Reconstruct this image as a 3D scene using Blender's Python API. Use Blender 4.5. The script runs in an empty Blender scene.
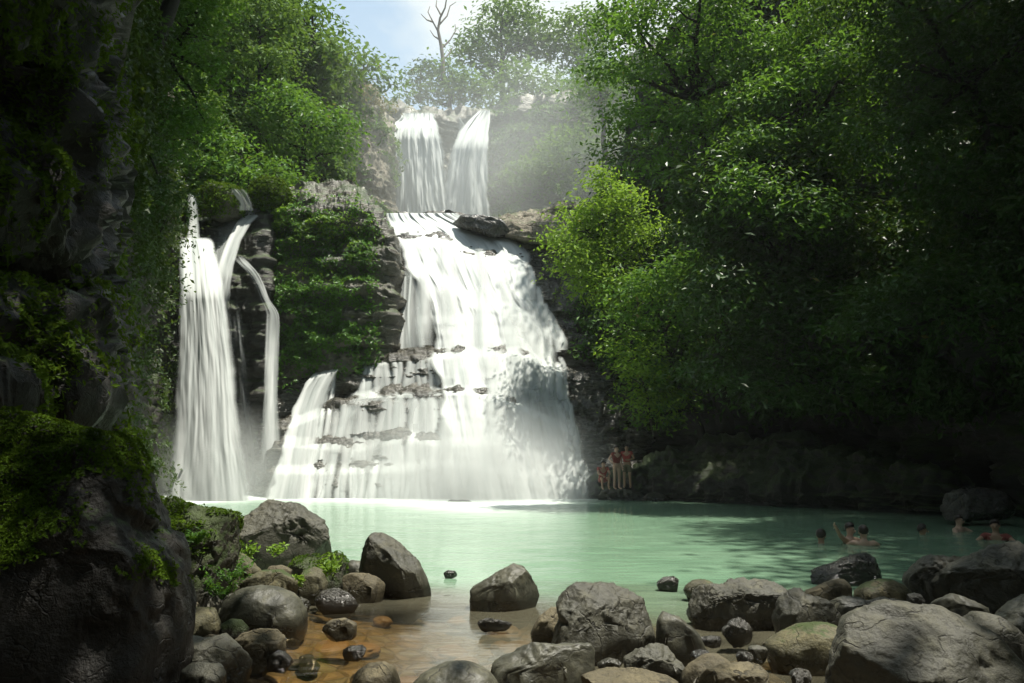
import bpy, bmesh, math, random
import numpy as np
from mathutils import Vector, Matrix

random.seed(7)
RNG = np.random.default_rng(11)
R = math.radians
scn = bpy.context.scene
COL = scn.collection

# ------------------------------------------------------------------ camera, sky, sun, exposure
CAM_H = 1.8
FPX = 768.0
PITCH = math.atan(113.5 / FPX)
cam_d = bpy.data.cameras.new('camera')
cam_d.sensor_width = 36.0
cam_d.lens = 36.0 * FPX / 1024.0
cam_d.clip_start = 0.05
cam_d.clip_end = 3000
cam = bpy.data.objects.new('camera', cam_d)
COL.objects.link(cam)
cam.location = (0, 0, CAM_H)
cam.rotation_euler = (math.pi / 2 + PITCH, 0, 0)
scn.camera = cam

SUN_EL, SUN_AZ = 75.0, 99.0          # azimuth from +Y (away from camera) towards +X (right)
SUN_STRENGTH = 4.3
SKY_STRENGTH = 0.11
scn.view_settings.view_transform = 'Standard'
scn.view_settings.look = 'None'
scn.view_settings.exposure = 1.0
scn.view_settings.gamma = 1.0
scn.cycles.max_bounces = 7
scn.cycles.diffuse_bounces = 3
scn.cycles.glossy_bounces = 3
scn.cycles.transmission_bounces = 4
scn.cycles.transparent_max_bounces = 24
scn.cycles.volume_bounces = 1
scn.cycles.use_denoising = True
scn.cycles.sample_clamp_indirect = 6
scn.cycles.volume_step_rate = 2.0
scn.cycles.volume_max_steps = 96

sd = Vector((math.cos(R(SUN_EL)) * math.sin(R(SUN_AZ)), math.cos(R(SUN_EL)) * math.cos(R(SUN_AZ)), math.sin(R(SUN_EL))))
sun_d = bpy.data.lights.new('sun', 'SUN')
sun_d.energy = SUN_STRENGTH
sun_d.angle = R(0.8)
sun_d.color = (1.0, 0.95, 0.84)
sun = bpy.data.objects.new('sun', sun_d)
COL.objects.link(sun)
sun.rotation_euler = (-sd).to_track_quat('-Z', 'Y').to_euler()
sun.location = (0, 0, 80)

world = bpy.data.worlds.new('World')
scn.world = world
world.use_nodes = True
wt = world.node_tree
wt.nodes.clear()
wo = wt.nodes.new('ShaderNodeOutputWorld')
wb = wt.nodes.new('ShaderNodeBackground')
sky = wt.nodes.new('ShaderNodeTexSky')
sky.sky_type = 'NISHITA'
sky.sun_disc = False
sky.sun_elevation = R(SUN_EL)
sky.sun_rotation = R(SUN_AZ)
sky.air_density = 1.0
sky.dust_density = 1.5
wtc = wt.nodes.new('ShaderNodeTexCoord')
wmap = wt.nodes.new('ShaderNodeMapping')
wmap.inputs['Scale'].default_value = (1.0, 1.0, 1.9)
wmap.inputs['Location'].default_value = (0.35, 0.1, 0.12)
wn = wt.nodes.new('ShaderNodeTexNoise')
wn.inputs['Scale'].default_value = 2.6
wn.inputs['Detail'].default_value = 7
wn.inputs['Roughness'].default_value = 0.52
wr = wt.nodes.new('ShaderNodeValToRGB')
wr.color_ramp.elements[0].position = 0.49; wr.color_ramp.elements[0].color = (0.3, 0.3, 0.3, 1)
wr.color_ramp.elements[1].position = 0.6
wm = wt.nodes.new('ShaderNodeMixRGB')
wm.inputs[2].default_value = (4.3, 4.6, 4.5, 1)
wt.links.new(wtc.outputs['Generated'], wmap.inputs[0])
wt.links.new(wmap.outputs[0], wn.inputs['Vector'])
wt.links.new(wn.outputs['Fac'], wr.inputs[0])
wt.links.new(wr.outputs[0], wm.inputs[0])
wq = wt.nodes.new('ShaderNodeMixRGB'); wq.blend_type = 'MULTIPLY'; wq.inputs[0].default_value = 1.0; wq.inputs[2].default_value = (0.92, 1.1, 1.02, 1)
wt.links.new(sky.outputs[0], wq.inputs[1]); wt.links.new(wq.outputs[0], wm.inputs[1])
wt.links.new(wm.outputs[0], wb.inputs[0])
wb.inputs[1].default_value = SKY_STRENGTH
wt.links.new(wb.outputs[0], wo.inputs[0])

# ------------------------------------------------------------------ helpers
cp, sp_ = math.cos(PITCH), math.sin(PITCH)
def P(px, py, Y):
    """world point whose direction from the camera is that of pixel (px,py), at forward distance Y"""
    px = np.asarray(px, float); py = np.asarray(py, float); Y = np.asarray(Y, float)
    dx = px - 512.0; u = 341.5 - py
    dy = cp * FPX - sp_ * u
    dz = sp_ * FPX + cp * u
    t = Y / dy
    return np.stack([dx * t, Y + 0 * dx * t, CAM_H + dz * t], -1)

_perm = np.random.default_rng(3).permutation(256); _perm = np.concatenate([_perm, _perm, _perm])
_g = np.random.default_rng(4).normal(size=(256, 3)); _g /= np.linalg.norm(_g, axis=1)[:, None]
def perlin(p):
    p = np.asarray(p, float)
    i = np.floor(p).astype(int); f = p - i; i &= 255
    w = f * f * f * (f * (f * 6 - 15) + 10)
    r = 0
    for a in (0, 1):
        for b in (0, 1):
            for c in (0, 1):
                h = _perm[_perm[_perm[(i[..., 0] + a) & 255] + ((i[..., 1] + b) & 255)] + ((i[..., 2] + c) & 255)]
                d = f - np.array([a, b, c])
                v = (_g[h] * d).sum(-1)
                ww = (w[..., 0] if a else 1 - w[..., 0]) * (w[..., 1] if b else 1 - w[..., 1]) * (w[..., 2] if c else 1 - w[..., 2])
                r = r + v * ww
    return r * 1.5
def fbm(p, o=4, g=0.5):
    p = np.asarray(p, float); r = 0; a = 1.0
    for k in range(o):
        r = r + a * perlin(p * 2 ** k + 17.3 * k); a *= g
    return r
def ridged(p, o=4, g=0.5):
    p = np.asarray(p, float); r = 0; a = 1.0
    for k in range(o):
        r = r + a * (1 - 2 * np.abs(perlin(p * 2 ** k + 9.1 * k))); a *= g
    return r
def sst(x, a, b):
    t = np.clip((x - a) / (b - a), 0, 1); return t * t * (3 - 2 * t)

def tag(o, label=None, cat=None, group=None, kind=None):
    if label: o['label'] = label
    if cat: o['category'] = cat
    if group: o['group'] = group
    if kind: o['kind'] = kind
    return o

def mesh(name, V, F, mat, parent=None, smooth=True, attrs=None):
    V = np.asarray(V, np.float32).reshape(-1, 3); F = np.asarray(F, np.int32)
    me = bpy.data.meshes.new(name)
    n = F.shape[1]
    me.vertices.add(len(V)); me.vertices.foreach_set('co', V.ravel())
    me.loops.add(F.size); me.loops.foreach_set('vertex_index', F.ravel())
    me.polygons.add(len(F)); me.polygons.foreach_set('loop_start', np.arange(0, F.size, n, dtype=np.int32))
    me.polygons.foreach_set('use_smooth', np.full(len(F), bool(smooth)))
    if attrs:
        for k, v in attrs.items():
            v = np.asarray(v, np.float32)
            if v.ndim == 1:
                a = me.attributes.new(k, 'FLOAT', 'POINT'); a.data.foreach_set('value', v.ravel())
            else:
                a = me.attributes.new(k, 'FLOAT_VECTOR', 'POINT'); a.data.foreach_set('vector', v.ravel())
    me.update(calc_edges=True); me.validate()
    me.materials.append(mat)
    o = bpy.data.objects.new(name, me); COL.objects.link(o)
    if parent is not None: o.parent = parent
    return o

def rebase(o, base):
    """move the origin of a mesh object to base, keeping the shape where it is"""
    b = np.array(base, np.float32)
    me = o.data; n = len(me.vertices); c = np.empty(n * 3, np.float32)
    me.vertices.foreach_get('co', c); c = c.reshape(-1, 3) - b
    me.vertices.foreach_set('co', c.ravel()); me.update(); o.location = Vector(base)
    return o

def thing(name, label, cat, loc=(0, 0, 0), group=None):
    o = bpy.data.objects.new(name, None); COL.objects.link(o); o.location = loc
    o.empty_display_size = 0.2
    return tag(o, label, cat, group)

def grid_faces(nr, nc, off=0):
    i = np.arange(nr - 1)[:, None] * nc + np.arange(nc - 1)[None, :]
    i = i.ravel() + off
    return np.stack([i, i + 1, i + nc + 1, i + nc], -1)

# ------------------------------------------------------------------ materials
class NT:
    def __init__(s, name):
        s.m = bpy.data.materials.new(name); s.m.use_nodes = True
        s.t = s.m.node_tree; s.t.nodes.clear()
        s.out = s.t.nodes.new('ShaderNodeOutputMaterial')
    def n(s, typ, **k):
        nd = s.t.nodes.new(typ)
        for a, v in k.items():
            if a.startswith('i_'):
                key = a[2:].replace('_', ' ')
                key = int(key) if key.isdigit() else key
                s.put(nd.inputs[key], v)
            else: setattr(nd, a, v)
        return nd
    def put(s, inp, v):
        if isinstance(v, bpy.types.NodeSocket): s.t.links.new(v, inp)
        elif isinstance(v, bpy.types.Node): s.t.links.new(v.outputs[0], inp)
        else:
            if isinstance(v, tuple) and len(v) == 3 and inp.type == 'RGBA': v = v + (1,)
            inp.default_value = v
    def math(s, op, a, b=0.0, clamp=False):
        nd = s.n('ShaderNodeMath', operation=op, use_clamp=clamp); s.put(nd.inputs[0], a); s.put(nd.inputs[1], b); return nd.outputs[0]
    def mix(s, f, a, b, mode='MIX'):
        nd = s.n('ShaderNodeMixRGB', blend_type=mode); s.put(nd.inputs[0], f); s.put(nd.inputs[1], a); s.put(nd.inputs[2], b); return nd.outputs[0]
    def ramp(s, f, pts):
        nd = s.n('ShaderNodeValToRGB'); s.put(nd.inputs[0], f)
        e = nd.color_ramp.elements
        while len(e) < len(pts): e.new(0.5)
        for q, (p, c) in zip(e, pts):
            q.position = p; q.color = (c, c, c, 1) if isinstance(c, (int, float)) else tuple(c) + (1,)
        return nd.outputs[0]
    def noise(s, vec, scale, detail=4, rough=0.5, dist=0.0):
        nd = s.n('ShaderNodeTexNoise'); s.put(nd.inputs['Vector'], vec)
        nd.inputs['Scale'].default_value = scale; nd.inputs['Detail'].default_value = detail
        nd.inputs['Roughness'].default_value = rough; nd.inputs['Distortion'].default_value = dist
        return nd.outputs['Fac']
    def surf(s, sh): s.put(s.out.inputs['Surface'], sh)

def rock_mat(name, c1, c2, c3, moss=0.0, wet=0.3, scale=1.0, rough=0.75, bump=0.6, moss_col=(0.032, 0.05, 0.006), strata=False, water_line=True):
    m = NT(name)
    pos = m.n('ShaderNodeNewGeometry').outputs['Position']
    if strata:
        mp = m.n('ShaderNodeMapping', i_Vector=pos); mp.inputs['Scale'].default_value = (0.5, 0.5, 2.2)
        pv = mp.outputs[0]
    else: pv = pos
    big = m.noise(pv, 1.1 * scale, 5, 0.6, 0.3)
    mid = m.noise(pv, 5.5 * scale, 6, 0.62)
    fin = m.noise(pv, 34 * scale, 5, 0.65)
    col = m.mix(m.ramp(big, [(0.35, 0.0), (0.66, 1.0)]), c1, c2)
    col = m.mix(m.ramp(mid, [(0.48, 0.0), (0.72, 0.8)]), col, c3)
    col = m.mix(m.math('MULTIPLY', m.ramp(fin, [(0.3, 1.0), (0.55, 0.0)]), 0.55), col, (0.018, 0.017, 0.013))
    vor = m.n('ShaderNodeTexVoronoi', feature='DISTANCE_TO_EDGE'); vor.inputs['Scale'].default_value = 2.3 * scale
    warp = m.n('ShaderNodeVectorMath', operation='ADD'); m.put(warp.inputs[0], pv)
    nv = m.n('ShaderNodeTexNoise'); m.put(nv.inputs['Vector'], pv); nv.inputs['Scale'].default_value = 2.0 * scale; nv.inputs['Detail'].default_value = 5
    m.put(warp.inputs[1], nv.outputs['Color']); m.put(vor.inputs['Vector'], warp.outputs[0])
    crack = m.ramp(vor.outputs['Distance'], [(0.0, 0.0), (0.035, 1.0)])
    crk = m.math('MULTIPLY', m.math('SUBTRACT', 1.0, crack), m.ramp(mid, [(0.42, 0.0), (0.62, 0.9)]))
    col = m.mix(crk, col, (0.012, 0.011, 0.009))
    nz = m.n('ShaderNodeSeparateXYZ', i_0=m.n('ShaderNodeNewGeometry').outputs['Normal']).outputs['Z']
    if moss > 0:
        mf = m.math('ADD', m.math('MULTIPLY', nz, 0.55), m.noise(pos, 1.7 * scale, 6, 0.7))
        mf = m.ramp(mf, [(1.0 - 0.55 * moss - 0.02, 0.0), (1.0 - 0.55 * moss + 0.12, 1.0)])
        mc = m.mix(m.noise(pos, 9 * scale, 4, 0.7), tuple(x * 0.45 for x in moss_col), tuple(x * 1.5 for x in moss_col))
        col = m.mix(mf, col, mc)
    ro = m.ramp(mid, [(0.3, rough - 0.32 * wet), (0.75, min(1, rough + 0.12))])
    if water_line:
        z = m.n('ShaderNodeSeparateXYZ', i_0=pos).outputs['Z']
        wl = m.math('SUBTRACT', z, m.math('MULTIPLY', m.noise(pos, 4.0, 3), 0.16))
        wf = m.ramp(wl, [(0.02, 1.0), (0.13, 0.0)])
        col = m.mix(wf, col, m.mix(0.75, col, (0.008, 0.007, 0.005)))
        ro = m.mix(wf, ro, (0.22, 0.22, 0.22))
    hb = m.math('ADD', m.math('MULTIPLY', mid, 0.6), m.math('MULTIPLY', fin, 0.25))
    hb = m.math('ADD', hb, m.math('MULTIPLY', m.math('SUBTRACT', 1.0, crk), 0.25))
    b = m.n('ShaderNodeBump', i_Height=hb); b.inputs['Strength'].default_value = bump; b.inputs['Distance'].default_value = 0.09 / scale
    p = m.n('ShaderNodeBsdfPrincipled', i_Base_Color=col, i_Roughness=ro, i_Normal=b)
    p.inputs['Specular IOR Level'].default_value = 0.35 + 0.4 * wet
    m.surf(p)
    return m.m

def leaf_mat(name, dark, light, trans=0.35, rough=0.38, spec=0.5, sc=0.6):
    m = NT(name)
    t = m.n('ShaderNodeAttribute', attribute_name='tint').outputs['Fac']
    pos = m.n('ShaderNodeNewGeometry').outputs['Position']
    f = m.math('ADD', m.math('MULTIPLY', t, 0.65), m.math('MULTIPLY', m.ramp(m.noise(pos, sc, 3), [(0.35, 0.0), (0.65, 1.0)]), 0.35))
    col = m.mix(f, dark, light)
    brown = m.ramp(t, [(0.955, 0.0), (0.97, 1.0)])
    col = m.mix(brown, col, (0.16, 0.13, 0.035))
    p = m.n('ShaderNodeBsdfPrincipled', i_Base_Color=col, i_Roughness=rough)
    p.inputs['Specular IOR Level'].default_value = spec
    tr = m.n('ShaderNodeBsdfTranslucent', i_Color=m.mix(0.6, col, m.mix(0.5, light, (0.25, 0.3, 0.02)), 'ADD'))
    mx = m.n('ShaderNodeMixShader', i_0=trans, i_1=p.outputs[0], i_2=tr.outputs[0])
    m.surf(mx)
    return m.m

def plain(name, col, rough=0.7, var=0.25, scale=8.0, bump=0.2):
    m = NT(name)
    pos = m.n('ShaderNodeNewGeometry').outputs['Position']
    n = m.noise(pos, scale, 5, 0.6)
    c = m.mix(n, tuple(x * (1 - var) for x in col), tuple(min(1, x * (1 + var)) for x in col))
    b = m.n('ShaderNodeBump', i_Height=n); b.inputs['Strength'].default_value = bump; b.inputs['Distance'].default_value = 0.03
    m.surf(m.n('ShaderNodeBsdfPrincipled', i_Base_Color=c, i_Roughness=rough, i_Normal=b))
    return m.m

M = {}
M['grey'] = rock_mat('grey_rock', (0.036, 0.036, 0.025), (0.068, 0.066, 0.045), (0.125, 0.12, 0.082), moss=0.0, wet=0.6, rough=0.68)
M['tan'] = rock_mat('tan_rock', (0.08, 0.068, 0.04), (0.12, 0.102, 0.06), (0.18, 0.153, 0.092), moss=0.0, wet=0.2)
M['smooth'] = rock_mat('smooth_rock', (0.036, 0.037, 0.026), (0.072, 0.071, 0.048), (0.12, 0.114, 0.072), wet=0.6, bump=0.3, rough=0.6)
M['olive'] = rock_mat('olive_rock', (0.055, 0.052, 0.027), (0.11, 0.1, 0.05), (0.16, 0.14, 0.07), moss=0.12, wet=0.4)
M['mossy'] = rock_mat('mossy_rock', (0.05, 0.048, 0.036), (0.1, 0.095, 0.07), (0.15, 0.14, 0.1), moss=0.95, wet=0.5, bump=0.9)
M['wet'] = rock_mat('wet_rock', (0.015, 0.014, 0.011), (0.035, 0.031, 0.022), (0.09, 0.085, 0.065), wet=1.0, rough=0.42, bump=1.0)
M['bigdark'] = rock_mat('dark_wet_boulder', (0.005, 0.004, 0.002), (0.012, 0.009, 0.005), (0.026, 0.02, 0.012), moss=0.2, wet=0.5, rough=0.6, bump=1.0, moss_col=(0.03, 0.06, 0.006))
M['cliff'] = rock_mat('cliff_rock', (0.05, 0.047, 0.035), (0.12, 0.11, 0.078), (0.22, 0.2, 0.15), moss=0.45, wet=0.8, scale=0.5, rough=0.5, bump=1.0, strata=True)
M['wetcliff'] = rock_mat('wet_cascade_rock', (0.025, 0.024, 0.018), (0.07, 0.065, 0.05), (0.17, 0.16, 0.125), moss=0.0, wet=1.0, scale=0.6, rough=0.4, bump=1.0, strata=True, water_line=False)
M['palecliff'] = rock_mat('pale_cliff_rock', (0.18, 0.155, 0.115), (0.32, 0.285, 0.22), (0.42, 0.385, 0.31), moss=0.35, wet=0.3, scale=0.3, bump=1.0, strata=False, water_line=False)
M['darkcliff'] = rock_mat('shade_toned_cliff_rock', (0.012, 0.011, 0.008), (0.025, 0.022, 0.015), (0.045, 0.04, 0.03), moss=0.6, wet=0.6, scale=0.5, rough=0.55, bump=1.0, strata=True, moss_col=(0.03, 0.05, 0.008))  # dark wet cliff rock, with the banks' deep shade partly in its colour
M['soil'] = plain('forest_soil', (0.035, 0.032, 0.018), 0.9, 0.5, 1.5)
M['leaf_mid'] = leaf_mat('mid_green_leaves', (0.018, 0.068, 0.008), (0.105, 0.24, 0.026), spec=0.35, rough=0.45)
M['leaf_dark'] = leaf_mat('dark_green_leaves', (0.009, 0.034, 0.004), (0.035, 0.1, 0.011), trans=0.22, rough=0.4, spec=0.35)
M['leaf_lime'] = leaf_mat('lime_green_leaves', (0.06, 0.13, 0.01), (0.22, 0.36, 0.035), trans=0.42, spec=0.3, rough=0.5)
M['leaf_far'] = leaf_mat('soft_green_leaves', (0.025, 0.07, 0.01), (0.12, 0.22, 0.035), trans=0.3, rough=0.6, spec=0.25, sc=0.25)
M['leaf_vine'] = leaf_mat('creeper_leaves', (0.012, 0.035, 0.004), (0.05, 0.1, 0.01), trans=0.25, rough=0.5)
M['moss'] = leaf_mat('moss_tufts', (0.02, 0.05, 0.003), (0.1, 0.17, 0.012), trans=0.2, rough=0.8, spec=0.1, sc=3.0)
M['dry'] = leaf_mat('dry_grass', (0.1, 0.085, 0.03), (0.24, 0.2, 0.09), trans=0.25, rough=0.7, spec=0.2)
M['bark'] = plain('bark', (0.022, 0.019, 0.013), 0.85, 0.45, 6.0, 0.8)
M['bark_dead'] = plain('bare_bark', (0.13, 0.11, 0.09), 0.85, 0.3, 6.0, 0.5)

# ------------------------------------------------------------------ foliage
def leaves(cent, nrm, size, aspect=0.45, jitter=0.5, tint=None, droop=0.15):
    """folded four-point leaves: cent (n,3), nrm (n,3) preferred normal"""
    n = len(cent)
    nn = nrm + RNG.normal(size=(n, 3)) * jitter
    nn /= np.linalg.norm(nn, axis=1)[:, None] + 1e-9
    a = RNG.normal(size=(n, 3)); a -= (a * nn).sum(1)[:, None] * nn
    a /= np.linalg.norm(a, axis=1)[:, None] + 1e-9
    a[:, 2] -= droop; a /= np.linalg.norm(a, axis=1)[:, None]
    b = np.cross(nn, a); b /= np.linalg.norm(b, axis=1)[:, None] + 1e-9
    s = (size * RNG.uniform(0.6, 1.35, n))[:, None]
    c = cent
    V = np.stack([c - a * s * 0.5, c + b * s * aspect * 0.5 + nn * s * 0.1, c + a * s * 0.5, c - b * s * aspect * 0.5 + nn * s * 0.1], 1).reshape(-1, 3)
    k = np.arange(n) * 4
    F = np.concatenate([np.stack([k, k + 1, k + 2], -1), np.stack([k, k + 2, k + 3], -1)])
    t = np.repeat(RNG.uniform(0, 1, n) if tint is None else tint, 4)
    return V, F, t

def blob_leaves(blobs, leaf, cover=1.3, flat=0.8, spray_r=None, min_z=None, lump=0.32):
    """blobs: list of (x,y,z,r). leaves sit in sprays around each blob's uneven shell"""
    cs, ns, ts = [], [], []
    for (x, y, z, r) in blobs:
        sr = spray_r or max(leaf * 2.0, r * 0.15)
        nleaf = int(cover * 4 * math.pi * r * r * flat / (0.28 * leaf * leaf))
        per = 22
        nsp = max(6, nleaf // per)
        d = RNG.normal(size=(nsp, 3)); d /= np.linalg.norm(d, axis=1)[:, None]
        # fewer on the underside
        d[:, 2] = np.where((d[:, 2] < -0.3) & (RNG.uniform(size=nsp) < 0.6), -d[:, 2], d[:, 2])
        c0 = np.array([x, y, z])
        rad = r * (1 + lump * fbm(d * 1.7 + c0 * 0.37, 3) * 1.3) * (1 - 0.42 * RNG.uniform(0, 1, nsp) ** 2.2)
        sc = c0 + d * rad[:, None] * np.array([1, 1, flat])
        m = RNG.normal(size=(nsp, per, 3)) * np.array([sr, sr, sr * 0.33])
        # drooping outward edge
        m[..., 2] -= 0.25 * np.hypot(m[..., 0], m[..., 1])
        cc = sc[:, None, :] + m
        nn = np.broadcast_to(d[:, None, :] * 0.55 + np.array([0, 0, 0.75]), cc.shape)
        tt = np.clip(RNG.uniform(0, 1, (nsp, 1)) * 0.6 + RNG.uniform(0, 0.4, (nsp, per)), 0, 1)
        cs.append(cc.reshape(-1, 3)); ns.append(nn.reshape(-1, 3)); ts.append(tt.ravel())
    c = np.concatenate(cs); n = np.concatenate(ns); t = np.concatenate(ts)
    if min_z is not None:
        k = c[:, 2] > min_z; c, n, t = c[k], n[k], t[k]
    return leaves(c, n, leaf, tint=t)

def tube(pts, rads, sides=7):
    pts = np.asarray(pts, float); n = len(pts)
    d = np.gradient(pts, axis=0); d /= np.linalg.norm(d, axis=1)[:, None] + 1e-9
    ref = np.array([0.3, 0.9, 0.1]); a = np.cross(d, ref); a /= np.linalg.norm(a, axis=1)[:, None] + 1e-9
    b = np.cross(d, a)
    th = np.linspace(0, 2 * math.pi, sides, endpoint=False)
    ring = a[:, None, :] * np.cos(th)[None, :, None] + b[:, None, :] * np.sin(th)[None, :, None]
    V = pts[:, None, :] + ring * np.asarray(rads)[:, None, None]
    V = V.reshape(-1, 3)
    F = []
    for i in range(n - 1):
        for j in range(sides):
            F.append((i * sides + j, i * sides + (j + 1) % sides, (i + 1) * sides + (j + 1) % sides, (i + 1) * sides + j))
    return V, np.array(F)
def join(parts):
    V, F, o = [], [], 0
    for v, f in parts:
        V.append(v); F.append(np.asarray(f) + o); o += len(v)
    return np.concatenate(V), np.concatenate(F)
def wobble(p0, p1, n, amp, seed=0):
    t = np.linspace(0, 1, n)[:, None]
    p = np.asarray(p0) * (1 - t) + np.asarray(p1) * t
    L = np.linalg.norm(np.asarray(p1) - np.asarray(p0))
    w = np.concatenate([perlin(np.concatenate([t * 3 + seed, t * 0 + k * 5.3, t * 0 + seed], 1))[:, None] for k in range(3)], 1)
    return p + w * amp * L * np.sin(np.pi * t) ** 0.7

def tree(label, blobs_px, Y, base, leaf, mat='leaf_mid', cover=1.2, trunk_r=0.2, name='tree', group=None, yspread=0.4, flat=0.85, cat='tree', bark='bark', lean=None, per_px=True):
    """blobs_px: (px, py, r_px[, dY]); base: world base point of the trunk or (px,py,Y)"""
    bl = []
    for i, q in enumerate(blobs_px):
        px, py, r = q[:3]
        dY = q[3] if len(q) > 3 else RNG.uniform(-1, 1) * yspread * r * Y / FPX * 2
        c = P(px, py, Y + dY); bl.append((c[0], c[1], c[2], r * (Y + dY) / FPX))
    base = np.array(base, float)
    root = thing(name, label, cat, tuple(base), group)
    V, F, t = blob_leaves(bl, leaf * 1.3, cover * 0.85, flat, lump=0.5)
    mesh('crown', V - base, F, M[mat], root, smooth=False, attrs={'tint': t})
    top = np.array([np.mean([b[0] for b in bl]), np.mean([b[1] for b in bl]), np.percentile([b[2] for b in bl], 70)])
    if lean is not None: top = np.array(lean, float)
    s = random.random() * 50
    tr = wobble(base - np.array([0, 0, 0.4]), top, 12, 0.06, s)
    parts = [tube(tr, np.linspace(trunk_r * 1.25, trunk_r * 0.3, 12))]
    for b in bl:
        k = int(np.clip(np.argmin(np.linalg.norm(tr - np.array(b[:3]) + np.array([0, 0, b[3] * 0.8]), axis=1)), 3, 10))
        e = np.array(b[:3]) + np.array([0, 0, -b[3] * 0.1])
        L = wobble(tr[k], e, 7, 0.12, s + b[0])
        parts.append(tube(L, np.linspace(trunk_r * 0.42, trunk_r * 0.1, 7), 5))
        for q in range(3):
            d = RNG.normal(size=3); d /= np.linalg.norm(d); d[2] = abs(d[2]) * 0.5
            j = 2 + q
            parts.append(tube(wobble(L[j], L[j] + d * b[3] * 0.85, 5, 0.15, s + q), np.linspace(trunk_r * 0.2, trunk_r * 0.04, 5), 4))
    V, F = join(parts)
    mesh('trunk', V - base, F, M[bark], root)
    return root

# ------------------------------------------------------------------ terrain: bed, banks, plateaus, hills
def wall_x(y, side):
    if side < 0:
        return np.interp(y, [-15, 4, 10, 20, 28, 33, 40, 44, 60, 80, 160], [-5.2, -5.4, -6.6, -10.5, -15.5, -17.5, -19, -26, -24, -30, -40])
    return np.interp(y, [-15, 0, 6, 12, 20, 28, 34, 40, 44, 60, 80, 160], [7.5, 7.5, 8, 11.5, 14.5, 14.5, 10, 9, 14, 18, 22, 40])
def terrain_z(x, y):
    z = np.full(x.shape, -0.28)
    z = z + 0.1 * fbm(np.stack([x * 0.8, y * 0.8, 0 * x], -1), 4)
    z -= 1.2 * sst(y, 9.0, 16)
    z += 0.42 * np.exp(-(((x + 3.4) / 1.5) ** 2 + ((y - 8.2) / 3.0) ** 2))
    z += 0.30 * np.exp(-(((x - 6.0) / 2.5) ** 2 + ((y - 7.6) / 2.0) ** 2))
    z += 0.5 * sst(-y, -4.5, 0)
    z += 26 * sst(-y, 7, 30)  # rise behind the camera, added with the trees there to block sky light
    z = z + (13.4 - z) * sst(y, 40.5, 43.5) 
    z = z + (37.0 - z) * sst(y, 80, 84)
    z += 0.25 * sst(y, 86, 160) * (y - 86)
    up = 34 + 10 * sst(y, 40, 90)
    xl, xr = wall_x(y, -1), wall_x(y, 1)
    dl = xl - x; dr = x - xr
    n = 1 + 0.3 * fbm(np.stack([x * 0.06, y * 0.06, 0 * x + 3], -1), 4)
    zl = up * n * sst(dl, 0.8, 22) ** 0.8
    zr = 0.7 * up * n * sst(dr, 0.8, 18) ** 0.8
    z = np.maximum(z, np.maximum(zl + z * 0, zr) + np.where((dl > 0.8) | (dr > 0.8), np.minimum(z, 14), -50))
    return z
def make_terrain():
    xs = np.concatenate([np.linspace(-700, -70, 18)[:-1], np.linspace(-70, -9, 90)[:-1], np.linspace(-9, 12, 160)[:-1], np.linspace(12, 70, 90)[:-1], np.linspace(70, 700, 18)])
    ys = np.concatenate([np.linspace(-500, -16, 12)[:-1], np.linspace(-16, 3, 30)[:-1], np.linspace(3, 14, 110)[:-1], np.linspace(14, 100, 170)[:-1], np.linspace(100, 900, 30)])
    X, Yg = np.meshgrid(xs, ys)
    Z = terrain_z(X, Yg)
    V = np.stack([X, Yg, Z], -1).reshape(-1, 3)
    m = NT('riverbed_and_soil')
    pos = m.n('ShaderNodeNewGeometry').outputs['Position']
    z = m.n('ShaderNodeSeparateXYZ', i_0=pos).outputs['Z']
    vor = m.n('ShaderNodeTexVoronoi', i_Vector=pos); vor.inputs['Scale'].default_value = 5.0
    e = m.n('ShaderNodeTexVoronoi', feature='DISTANCE_TO_EDGE', i_Vector=pos); e.inputs['Scale'].default_value = 5.0
    cc = m.n('ShaderNodeSeparateColor', i_0=vor.outputs['Color']).outputs[0]
    bed = m.ramp(cc, [(0.1, (0.09, 0.062, 0.026)), (0.5, (0.16, 0.1, 0.036)), (0.95, (0.14, 0.12, 0.065))])
    bed = m.mix(m.ramp(e.outputs['Distance'], [(0.0, 0.7), (0.09, 0.0)]), bed, (0.06, 0.035, 0.012))
    bed = m.mix(m.noise(pos, 1.3, 5, 0.6), bed, m.mix(0.5, bed, (0.13, 0.1, 0.035)))
    soil = m.mix(m.noise(pos, 1.2, 6, 0.65), (0.02, 0.025, 0.008), (0.05, 0.048, 0.022))
    col = m.mix(m.ramp(z, [(0.0, 0.0), (0.1, 1.0)]), bed, soil)
    hb = m.math('ADD', m.ramp(e.outputs['Distance'], [(0.0, 0.0), (0.25, 1.0)]), m.math('MULTIPLY', m.noise(pos, 12, 5), 0.4))
    b = m.n('ShaderNodeBump', i_Height=hb); b.inputs['Strength'].default_value = 0.8; b.inputs['Distance'].default_value = 0.08
    m.surf(m.n('ShaderNodeBsdfPrincipled', i_Base_Color=col, i_Roughness=0.85, i_Normal=b))
    tag(mesh('ground', V, grid_faces(len(ys), len(xs)), m.m), kind='structure')
make_terrain()

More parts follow.
